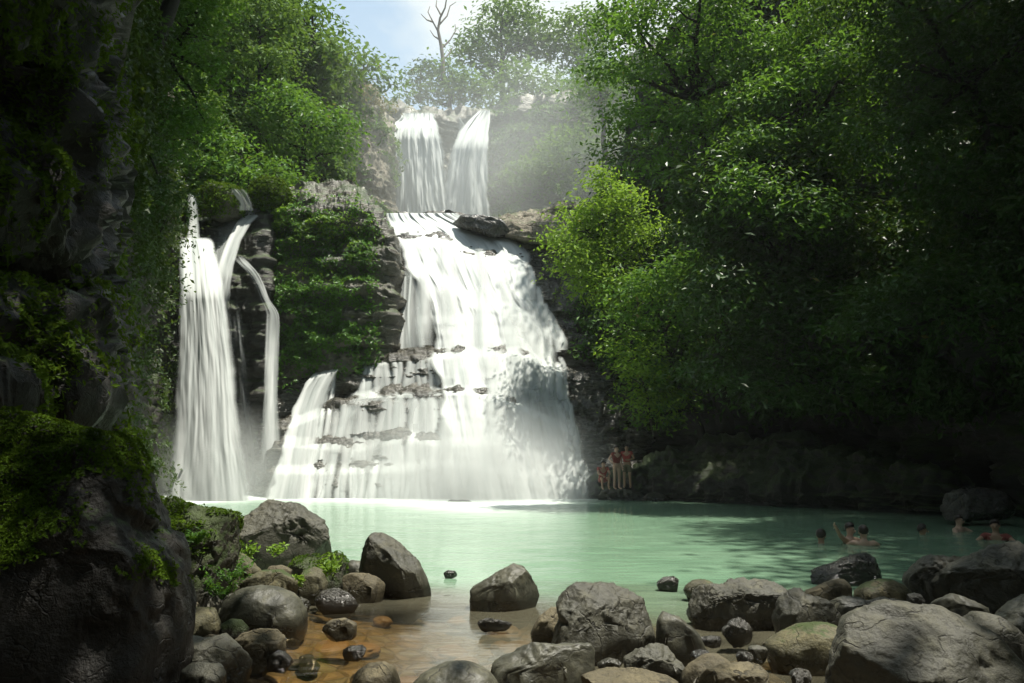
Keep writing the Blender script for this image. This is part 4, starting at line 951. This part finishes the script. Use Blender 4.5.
tree('dark tree with drooping foliage in the middle of the right bank', [(740, 250, 36), (780, 285, 36), (720, 300, 30), (760, 330, 30), (820, 270, 36), (860, 240, 38), (730, 215, 28)], 27, P(790, 440, 34), 0.18, 'leaf_dark', 1.15, 0.24)
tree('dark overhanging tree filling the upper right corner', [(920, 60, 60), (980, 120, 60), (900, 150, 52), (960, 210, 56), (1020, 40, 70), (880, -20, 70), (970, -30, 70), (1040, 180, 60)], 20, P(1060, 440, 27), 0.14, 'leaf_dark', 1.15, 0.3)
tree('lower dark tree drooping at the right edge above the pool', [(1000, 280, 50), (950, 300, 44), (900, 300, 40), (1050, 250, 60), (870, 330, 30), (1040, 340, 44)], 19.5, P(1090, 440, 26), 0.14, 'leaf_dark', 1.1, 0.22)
tree('tall tree behind the leaning trunk at the top of the right bank', [(615, 25, 26), (650, -20, 40), (610, 70, 24), (625, 120, 22), (700, -60, 60), (610, 150, 16)], 40, P(680, 200, 42), 0.24, 'leaf_mid', 1.1, 0.3)
tree('dense dark tree added to shade the hollow of the right bank', [(700, 200, 40), (745, 235, 44), (790, 200, 46), (830, 240, 46), (770, 280, 40), (720, 290, 34), (850, 300, 40), (810, 310, 36), (890, 250, 44)], 25, P(870, 440, 32.5), 0.2, 'leaf_dark', 1.6, 0.26)  # extra dense crowns, added to cast shade on the bank below
tree('low dark bush tree added to shade the ledges', [(720, 370, 26), (760, 385, 28), (800, 375, 30), (850, 380, 34), (900, 370, 36), (740, 340, 26), (960, 380, 36)], 25.5, P(900, 440, 31.5), 0.2, 'leaf_dark', 1.5, 0.2)  # also added for the shade it throws on the ledges
# unseen crowns above the frame, added to shade the right bank
for i, (x, y, z, r) in enumerate([(14, 10, 17, 5.0), (17, 17, 20, 5.5), (11, 2, 14, 4.6), (15, -4, 15, 5.5), (18, 32, 25, 5)]):
    bl = [(x, y, z, r), (x + 2.5, y + 1.5, z + 2, r * .8), (x - 2, y - 1.5, z + 1, r * .8), (x + 1, y - 3, z - 1, r * .7)]
    base = np.array([max(x + 3.5, 13.0), y, max(0.0, z - 14)])
    root = thing('tree', 'unseen canopy tree added above the frame to shade the right bank', 'tree', tuple(base), 'added shade trees above the right bank')
    V, F, t = blob_leaves(bl, 0.38, 1.1, 0.7)
    mesh('crown', V - base, F, M['leaf_dark'], root, smooth=False, attrs={'tint': t})
    V, F = tube(wobble(base - np.array([0, 0, 2]), np.array([x, y, z]), 12, 0.06, i), np.linspace(0.4, 0.12, 12)); mesh('trunk', V - base, F, M['bark'], root)
for i, (x, y, z, r) in enumerate([(-6, -7, 9, 4), (0, -9, 10, 4.5), (6, -7, 9, 4), (-3, -13, 15, 5), (5, -13, 15, 5), (-9, -11, 14, 5), (11, -11, 13, 5)]):  # forest out of view, added to keep sky light off the rock fronts
    bl = [(x, y, z, r), (x - 2.5, y - 1.5, z + 2, r * .8), (x + 2.6, y - 1.5, z + 1, r * .8), (x - 1, y + .6, z - 2.5, r * .7), (x, y - 2, z - 5, r * .8)]
    base = np.array([x, y - 2.0, 0.3 + 26 * float(sst(np.array(-y + 2.0), 7, 30))])
    root = thing('tree', 'forest tree on the bank behind the camera', 'tree', tuple(base), 'forest trees behind the camera')
    V, F, t = blob_leaves(bl, 0.4, 1.0, 0.8)
    mesh('crown', V - base, F, M['leaf_dark'], root, smooth=False, attrs={'tint': t})
    V, F = tube(wobble(base - np.array([0, 0, 1]), np.array([x, y, z]), 12, 0.06, i), np.linspace(0.35, 0.1, 12)); mesh('trunk', V - base, F, M['bark'], root)
# left cliff trees
tree('leafy tree hanging from the left cliff with a sunlit right edge', [(190, 20, 36), (165, 60, 36), (205, 70, 26), (185, 110, 30), (160, 120, 30), (205, 120, 18), (150, -10, 46), (205, -10, 34), (175, 150, 20)], 26.5, P(140, 130, 29), 0.15, 'leaf_mid', 1.15, 0.2)
tree('dark drooping tree over the shaded middle of the left cliff', [(120, 30, 34), (110, 90, 36), (130, 150, 36), (100, 160, 26), (140, 200, 30), (105, -20, 44), (165, 190, 22)], 22, P(90, 130, 24.5), 0.14, 'leaf_dark', 1.1, 0.2)
tree('dark bush with trailing shoots left of the left waterfall', [(155, 240, 26), (130, 260, 26), (168, 215, 16), (140, 300, 24), (120, 320, 20), (160, 280, 18)], 27.5, P(125, 300, 30), 0.16, 'leaf_vine', 1.0, 0.12)
for i, (x, y, z, r) in enumerate([(-13, 13, 17, 4.5), (-10.5, 7, 14, 3.6), (-16, 20, 22, 4.5), (-10, 1, 13, 5), (-14.5, 16, 21, 3.6), (-1.2, 4.5, 11.5, 2.3), (-5.5, 14, 18, 3.4), (-4.5, 9.5, 15, 2.6), (-9, 21, 22, 3.6), (-8.5, 24, 25, 3.4)]):  # crowns out of view, put here to darken the left cliff and boulder
    bl = [(x, y, z, r), (x - 2.5, y + 1.5, z + 2, r * .8), (x + 1.6, y - 1.5, z + 1, r * .8), (x - 1, y - 3, z - 1, r * .7)]
    base = np.array([x - 4.5, y, max(0.0, z - 11)])
    root = thing('tree', 'unseen canopy tree added above the frame to shade the left side', 'tree', tuple(base), 'added shade trees above the left cliff')
    V, F, t = blob_leaves(bl, 0.36, 1.1, 0.7)
    mesh('crown', V - base, F, M['leaf_dark'], root, smooth=False, attrs={'tint': t})
    V, F = tube(wobble(base - np.array([0, 0, 2]), np.array([x, y, z]), 12, 0.06, i), np.linspace(0.35, 0.1, 12)); mesh('trunk', V - base, F, M['bark'], root)
# hillside above the left fall
tree('tall round tree at the top left behind the hanging cliff tree', [(250, 20, 28), (270, 60, 26), (240, 70, 24), (285, 25, 26), (262, -10, 30), (238, 115, 22)], 48, P(258, 170, 50), 0.26, 'leaf_far', 1.15, 0.3)
tree('bright tree on the hillside directly above the left waterfall', [(290, 110, 26), (320, 125, 24), (270, 130, 22), (335, 150, 20), (300, 150, 22), (345, 125, 12), (275, 95, 18)], 46, P(300, 190, 48), 0.24, 'leaf_mid', 1.15, 0.25)
tree('pale tree on the skyline left of the gap of sky', [(310, 30, 22), (325, 55, 20), (300, 60, 22), (330, 50, 10), (312, 8, 13), (340, 76, 10), (288, 5, 22)], 58, P(312, 100, 60), 0.43, 'leaf_far', 1.50, 0.3)
tree('small tree with separate tufts against the sky on the left', [(352, 48, 8), (362, 62, 9), (374, 68, 7), (385, 78, 6), (345, 62, 8), (366, 82, 8)], 64, P(358, 105, 65), 0.43, 'leaf_far', 1.27, 0.14)
tree('low bush in shade behind the left waterfall lip', [(235, 165, 20), (255, 180, 16), (275, 172, 16), (215, 172, 16), (230, 145, 18), (300, 178, 12)], 42, P(245, 200, 43), 0.24, 'leaf_mid', 1.1, 0.15)
tree('pale scrub crowning the rock outcrop left of the upper waterfalls', [(370, 92, 9), (382, 106, 6), (355, 88, 9), (340, 92, 8)], 68, P(370, 108, 70), 0.3, 'dry', 0.8, 0.1, cat='bush', name='bush')
# beyond the upper falls
tree('small round dark tree alone on the skyline above the left upper waterfall', [(420, 72, 9), (427, 66, 7), (414, 80, 8)], 88, P(420, 100, 89), 0.4, 'leaf_dark', 1.2, 0.2)
tree('tall tree with the highest crown above the right upper waterfall', [(500, 20, 20), (520, 14, 18), (480, 38, 16), (510, 45, 20), (470, 55, 14), (532, 38, 18), (490, 65, 16), (505, 2, 10)], 92, P(502, 105, 94), 0.53, 'leaf_far', 1.65, 0.4)
tree('broad tree behind the lips of the upper waterfalls', [(440, 80, 16), (455, 92, 16), (430, 98, 14), (470, 82, 16), (448, 66, 10), (485, 95, 14), (415, 96, 10)], 87, P(450, 115, 89), 0.53, 'leaf_far', 1.72, 0.3)
tree('wide pale tree on the misty skyline right of the highest crown', [(560, 30, 18), (580, 24, 16), (548, 50, 16), (570, 55, 18), (595, 40, 16), (608, 22, 14), (590, 62, 16)], 95, P(572, 110, 97), 0.53, 'leaf_far', 1.65, 0.35)
tree('misty tree growing behind the right upper waterfall', [(520, 80, 20), (545, 90, 20), (505, 100, 16), (560, 110, 20), (530, 120, 20), (580, 90, 18)], 84, P(535, 150, 86), 0.53, 'leaf_far', 1.65, 0.3)
tree('dark rounded tree in front of the misty skyline trees', [(600, 70, 18), (592, 95, 16), (605, 115, 14), (612, 90, 16), (585, 75, 12)], 62, P(606, 165, 64), 0.32, 'leaf_mid', 1.15, 0.25)
tree('misty bush filling the slope right of the upper waterfalls', [(560, 150, 22), (590, 160, 22), (540, 170, 20), (610, 180, 18), (575, 190, 18), (600, 135, 18), (630, 150, 24)], 72, P(580, 210, 74), 0.50, 'leaf_far', 1.50, 0.2)

# dead tree against the sky
base = P(441, 72, 86); rt = thing('dead_tree', 'bare leafless tree with thin branches against the sky gap', 'tree', tuple(base))
tk = [P(x, y, 86) for x, y in [(443, 80), (443, 60), (441, 45), (438, 30), (440, 18), (445, 8), (447, -4)]]
parts = [tube(np.array(tk), np.linspace(0.28, 0.07, 7), 6)]
for pts in ([(439, 33), (433, 22), (428, 12), (430, 6)], [(438, 26), (447, 16), (450, 6), (456, 2)], [(442, 48), (450, 40), (456, 30), (455, 24)], [(433, 22), (427, 20), (421, 14)], [(441, 15), (436, 6), (437, -2)], [(443, 60), (449, 54), (453, 46)], [(440, 40), (434, 36), (430, 30)]):
    q = np.array([P(x, y, 86 + 0.7 * i) for i, (x, y) in enumerate(pts)]); parts.append(tube(q, np.linspace(0.12, 0.035, len(q)), 5))
V, F = join(parts); mesh('trunk', V - base, F, M['bark_dead'], rt)


# ------------------------------------------------------------------ little plants among the foreground rocks
def plant(label, px, py, Y, h, n, spread=0.8, mat='leaf_lime', lw=0.045):
    base = P(px, py, Y); rt = thing('plant', label, 'plant', tuple(base), 'small plants among the foreground rocks')
    st, cs, ns = [], [], []
    for i in range(n):
        d = np.array([random.uniform(-1, 1) * spread, random.uniform(-1, 0.5) * spread, 1.0]); d /= np.linalg.norm(d)
        hh = h * random.uniform(0.5, 1.1)
        t = np.linspace(0, 1, 6)[:, None]
        q = d * t * hh + np.array([0, 0, -0.25 * hh]) * t ** 2 * spread
        st.append(tube(q, np.linspace(0.004, 0.0015, 6), 4))
        for k in range(2, 6):
            for s in range(3):
                cs.append(q[k] + RNG.normal(size=3) * lw * 0.5); ns.append([RNG.normal() * 0.4, -0.3 + RNG.normal() * 0.4, 0.9])
    V, F = join(st); mesh('stem', V, F, M['leaf_mid'], rt)
    V, F, t = leaves(np.array(cs), np.array(ns), lw * 1.5, aspect=0.4, droop=0.3); mesh('foliage', V, F, M[mat], rt, smooth=False, attrs={'tint': t * 0.9})
plant('leafy plant in the crevice at the left foot of the pale pointed boulder', 248, 560, 10.2, 0.28, 12)
plant('small plant in front of the middle of the pale pointed boulder', 278, 556, 10.2, 0.22, 8)
plant('plant on the mossy slab below the pale pointed boulder', 330, 575, 9.4, 0.25, 12)
plant('ragged plant at the right foot of the mossy topped block', 222, 600, 7.7, 0.4, 18, mat='leaf_mid', lw=0.03)
plant('tall grassy plant between the mossy block and the tilted mossy slab', 230, 585, 8.3, 0.4, 18, mat='leaf_mid', lw=0.03)
plant('plant clinging to the front of the mossy topped block', 195, 545, 7.6, 0.2, 10, mat='leaf_mid')
plant('yellowish sprig beside the upright dark rock', 296, 586, 9.3, 0.15, 8)

# ------------------------------------------------------------------ people
def skinmat(name, col): return plain(name, col, 0.5, 0.08, 30, 0.05)
M['skin'] = skinmat('skin', (0.52, 0.35, 0.26)); M['skin2'] = skinmat('tanned_skin', (0.36, 0.23, 0.15))
M['hair'] = plain('dark_hair', (0.02, 0.014, 0.01), 0.5, 0.3, 60); M['eye'] = plain('eye', (0.03, 0.02, 0.02), 0.3, 0.1, 60)
M['red'] = plain('red_cloth', (0.3, 0.05, 0.04), 0.8, 0.15, 20); M['shorts'] = plain('olive_cloth', (0.14, 0.13, 0.08), 0.8, 0.15, 20)
M['dshorts'] = plain('dark_red_cloth', (0.22, 0.05, 0.04), 0.8, 0.15, 20)
def skin_mesh(name, verts, edges, radii, mat, parent, sub=2):
    me = bpy.data.meshes.new(name); me.from_pydata([tuple(v) for v in verts], edges, []); me.update()
    o = bpy.data.objects.new(name, me); COL.objects.link(o)
    md = o.modifiers.new('skin', 'SKIN'); md.use_smooth_shade = True
    for i, r in enumerate(radii):
        sv = me.skin_vertices[0].data[i]; sv.radius = (r, r) if isinstance(r, (int, float)) else r; sv.use_root = (i == 0)
    o.modifiers.new('sub', 'SUBSURF').levels = sub
    bpy.context.view_layer.update()
    dg = bpy.context.evaluated_depsgraph_get()
    m2 = bpy.data.meshes.new_from_object(o.evaluated_get(dg))
    o.modifiers.clear(); old = o.data; o.data = m2; bpy.data.meshes.remove(old); m2.name = name
    m2.materials.clear(); m2.materials.append(mat)
    for p in m2.polygons: p.use_smooth = True
    o.parent = parent
    return o
def ellip(name, c, r, mat, parent, keep=None):
    V, F = ICO[4]; X = V * np.array(r)
    if keep is not None:
        k = np.array([keep(v) for v in V]); F = F[k[F].all(1)]
    return mesh(name, X + np.array(c), F, mat, parent)
def person(label, loc, J, skin='skin', facing=0.0, top=None, bottom=None, group=None, hair_long=False, scale=1.0):
    """J: joint dictionary in metres; facing 0 = looks at the camera (-Y)"""
    rt = thing('person', label, 'person', tuple(loc), group); rt.rotation_euler = (0, 0, facing); rt.scale = (scale,) * 3
    names = ['pelvis', 'belly', 'chest', 'neck', 'head0', 'headc', 'headt', 'shL', 'elL', 'wrL', 'haL', 'shR', 'elR', 'wrR', 'haR', 'hipL', 'knL', 'anL', 'toL', 'hipR', 'knR', 'anR', 'toR']
    rad = dict(pelvis=(.15, .11), belly=(.13, .095), chest=(.155, .11), neck=.055, head0=.07, headc=(.082, .1), headt=(.068, .08), sh=.06, el=.042, wr=.03, ha=(.035, .018), hip=.088, kn=.058, an=.042, to=.032)
    vs, rs, idx = [], [], {}
    for n in names:
        if n in J:
            idx[n] = len(vs); vs.append(J[n]); k = n[:-1] if n[-1] in 'LR' else n; rs.append(rad[k])
    E = [('pelvis', 'belly'), ('belly', 'chest'), ('chest', 'neck'), ('neck', 'head0'), ('head0', 'headc'), ('headc', 'headt')]
    for s in 'LR':
        E += [('chest', 'sh' + s), ('sh' + s, 'el' + s), ('el' + s, 'wr' + s), ('wr' + s, 'ha' + s), ('pelvis', 'hip' + s), ('hip' + s, 'kn' + s), ('kn' + s, 'an' + s), ('an' + s, 'to' + s)]
    ed = [(idx[a], idx[b]) for a, b in E if a in idx and b in idx]
    body = skin_mesh('body', vs, ed, rs, M[skin], rt)
    # fingers
    for s in 'LR':
        if 'ha' + s in J and 'wr' + s in J:
            w, h = np.array(J['wr' + s]), np.array(J['ha' + s]); d = (h - w) / np.linalg.norm(h - w)
            side = np.cross(d, [0, 1, 0.2]); side /= np.linalg.norm(side)
            for k in range(5):
                o0 = h + side * (k - 1.7) * 0.019 if k < 4 else w + (h - w) * 0.4 + side * 0.035
                ln = [0.07, 0.08, 0.075, 0.058, 0.055][k]; dd = d if k < 4 else (d + side * 0.9) / 1.35
                bend = np.array([0, -0.25, -0.1]) * ln
                skin_mesh('finger', [o0, o0 + dd * ln * 0.55, o0 + dd * ln + bend], [(0, 1), (1, 2)], [.009, .0085, .007], M[skin], rt, 1)
    hc = np.array(J['headc']); 
    for sx in (-1, 1):
        ellip('eye', hc + np.array([sx * 0.032, -0.093, 0.0]), (.013, .01, .009), M['eye'], rt)
        ellip('ear', hc + np.array([sx * 0.083, 0.0, -0.01]), (.012, .02, .032), M[skin], rt)
    ellip('nose', hc + np.array([0, -0.103, -0.028]), (.013, .022, .022), M[skin], rt)
    ellip('mouth', hc + np.array([0, -0.09, -0.062]), (.024, .01, .006), M['dshorts'], rt)
    ellip('hair', hc + np.array([0, 0.012, 0.035]), (.1, .112, .115 if not hair_long else .13), M['hair'], rt, keep=lambda v: v[2] > -0.15 + 0.75 * (-v[1]) if not hair_long else (v[2] > 0.62 * (-v[1]) * 1.2 - 0.2 or v[1] > 0.1))
    if bottom:
        p = lambda n, f, m: tuple(np.array(J[n]) * (1 - f) + np.array(J[m]) * f)
        skin_mesh('shorts', [J['pelvis'], p('pelvis', 0.5, 'belly'), J['hipL'], p('hipL', 0.7, 'knL'), J['hipR'], p('hipR', 0.7, 'knR')], [(0, 1), (0, 2), (2, 3), (0, 4), (4, 5)], [(.17, .13), (.15, .115), .11, .098, .11, .098], M[bottom], rt)
    if top:
        p = lambda n, f, m: tuple(np.array(J[n]) * (1 - f) + np.array(J[m]) * f)
        skin_mesh('shirt', [J['chest'], J['belly'], p('belly', 0.6, 'pelvis'), J['shL'], p('shL', 0.5, 'elL'), J['shR'], p('shR', 0.5, 'elR'), p('chest', 0.55, 'neck')], [(0, 1), (1, 2), (0, 3), (3, 4), (0, 5), (5, 6), (0, 7)], [(.175, .128), (.15, .112), (.158, .12), .075, .06, .075, .06, .07], M[top], rt)
    return rt
def stand(**k):
    J = dict(pelvis=(0, 0, .93), belly=(0, 0, 1.08), chest=(0, 0, 1.28), neck=(0, 0, 1.46), head0=(0, -.01, 1.52), headc=(0, -.02, 1.6), headt=(0, -.01, 1.66),
             shL=(.19, 0, 1.4), elL=(.25, .03, 1.13), wrL=(.24, -.05, .9), haL=(.24, -.07, .82), shR=(-.19, 0, 1.4), elR=(-.25, .03, 1.13), wrR=(-.24, -.05, .9), haR=(-.24, -.07, .82),
             hipL=(.1, 0, .88), knL=(.11, -.02, .48), anL=(.12, .02, .08), toL=(.13, -.13, .03), hipR=(-.1, 0, .88), knR=(-.11, -.02, .48), anR=(-.12, .02, .08), toR=(-.13, -.13, .03))
    J.update(k); return J
pz = 0.36
def at_ground(px, py, Y): 
    p = P(px, py, Y); return (p[0], p[1], p[2])
person('pale legged person in a dark red top, left of the two standing on rocks', at_ground(617, 489.5, 31.0), stand(elR=(-.33, .05, 1.2), wrR=(-.22, -.1, 1.02), haR=(-.16, -.14, .97)), 'skin', 0.5, 'dshorts', None)
person('person in red top and olive shorts, right of the two standing on rocks', at_ground(627.5, 488, 31.3), stand(elL=(.3, -.05, 1.17), wrL=(.12, -.2, 1.12), haL=(.04, -.22, 1.12)), 'skin2', -0.3, 'red', 'shorts')
sit = stand(pelvis=(0, .1, .42), belly=(0, .06, .56), chest=(0, -.02, .74), neck=(0, -.08, .9), head0=(0, -.1, .96), headc=(0, -.13, 1.03), headt=(0, -.12, 1.1), shL=(.19, -.03, .86), elL=(.24, -.18, .64), wrL=(.15, -.36, .6), haL=(.1, -.42, .56), shR=(-.19, -.03, .86), elR=(-.24, -.18, .64), wrR=(-.15, -.36, .6), haR=(-.1, -.42, .56),
            hipL=(.1, .06, .38), knL=(.14, -.36, .5), anL=(.13, -.32, .1), toL=(.13, -.46, .05), hipR=(-.1, .06, .38), knR=(-.14, -.36, .5), anR=(-.13, -.32, .1), toR=(-.13, -.46, .05))
person('person in red crouching on the rocks beside the falling water', at_ground(603, 490, 31.2), sit, 'skin2', 0.2, 'red', 'dshorts')
def swim(dx=0.0, arms='low', tilt=0.0):
    # standing in the water up to the chest or shoulders, z = 0 at feet, water surface at about 1.38
    k = {}
    if arms == 'low': k = dict(elL=(.36, -.18, 1.26), wrL=(.3, -.4, 1.24), haL=(.27, -.48, 1.24), elR=(-.36, -.18, 1.26), wrR=(-.3, -.4, 1.24), haR=(-.27, -.48, 1.24))
    if arms == 'raised': k = dict(elR=(-.42, -.05, 1.5), wrR=(-.62, -.1, 1.68), haR=(-.7, -.12, 1.73), elL=(.36, -.18, 1.26), wrL=(.3, -.4, 1.24), haL=(.27, -.48, 1.24))
    return stand(**k)
def swimmer(label, px, py, J, head_up, skin='skin', facing=0.0, top=None, long=False):
    # py is the row where the water meets the body
    Y = CAM_H * FPX / (py - 455.0) * 0.99
    x = P(px, py, Y)[0]
    return person(label, (x, Y, -head_up), J, skin, facing, top, 'dshorts', 'people in the pool', long)
swimmer('dark haired swimmer alone, head out of the water, leftmost in the pool', 821, 539, swim(), 1.45, 'skin2', 2.6)
swimmer('swimmer with one arm raised in the middle of the group of three', 850, 539, swim(arms='raised'), 1.32, 'skin', 0.6)
swimmer('bare shouldered swimmer right beside the one with a raised arm', 864, 541, swim(), 1.34, 'skin', 2.9)
swimmer('low swimmer in the shaded green water between the group and the round black boulder', 922, 531, swim(), 1.5, 'skin2', 1.2)
swimmer('bare shouldered bather in front of the round black boulder', 959, 528, swim(), 1.34, 'skin', 0.5)
swimmer('bather in a dark red shirt at the right edge of the pool', 996, 536, swim(), 1.3, 'skin2', -0.6, 'dshorts')

# ------------------------------------------------------------------ mist
def mist(name, c, r, dens, label, noise_scale=0.15, col=(0.93, 0.96, 0.95), power=1.5, an=0.2):
    V, F = ICO[4]
    X = V * np.array(r)
    m = NT(name + '_air')
    tc = m.n('ShaderNodeTexCoord').outputs['Object']
    mp = m.n('ShaderNodeMapping', i_Vector=tc); mp.inputs['Scale'].default_value = tuple(1.0 / q for q in r)
    ln = m.n('ShaderNodeVectorMath', operation='LENGTH', i_0=mp.outputs[0]).outputs['Value']
    f = m.math('SUBTRACT', 1.0, ln, clamp=True)
    f = m.math('POWER', f, power)
    n = m.noise(tc, noise_scale, 3, 0.5)
    f = m.math('MULTIPLY', f, m.ramp(n, [(0.25, 0.35), (0.7, 1.5)]))
    v = m.n('ShaderNodeVolumePrincipled'); v.inputs['Color'].default_value = tuple(col) + (1,); v.inputs['Anisotropy'].default_value = an
    m.put(v.inputs['Density'], m.math('MULTIPLY', f, dens))
    m.put(m.out.inputs['Volume'], v.outputs[0])
    o = mesh(name, X, F, m.m); o.location = Vector(tuple(c))
    tag(o, label, 'mist', kind='stuff'); return o
mist('mist', P(490, 175, 66), (28, 16, 17), 0.042, 'drifting spray filling the gorge around the upper waterfalls')
mist('spray', P(210, 480, 32.3), (4.6, 2.6, 3.6), 0.55, 'spray at the foot of the left waterfall', 0.4)
mist('spray', P(470, 475, 31.5), (6.8, 3.0, 3.6), 0.8, 'spray at the foot of the main cascade', 0.4)
HZ = NT('haze_air')
hv = HZ.n('ShaderNodeVolumePrincipled'); hv.inputs['Color'].default_value = (0.9, 0.95, 1.0, 1); hv.inputs['Density'].default_value = 0.0003; hv.inputs['Anisotropy'].default_value = 0.2
HZ.put(HZ.out.inputs['Volume'], hv.outputs[0])
def box(name, lo, hi, mat):
    lo, hi = np.array(lo), np.array(hi)
    V = np.array([[(lo, hi)[i][0], (lo, hi)[j][1], (lo, hi)[k][2]] for i in (0, 1) for j in (0, 1) for k in (0, 1)])
    return mesh(name, V, [(0, 1, 3, 2), (4, 6, 7, 5), (0, 4, 5, 1), (2, 3, 7, 6), (0, 2, 6, 4), (1, 5, 7, 3)], mat, smooth=False)
if HAZE := True:
    tag(box('haze', (-720, -520, -4), (720, 920, 260), HZ.m), 'thin haze in the air of the gorge', 'haze', kind='stuff')
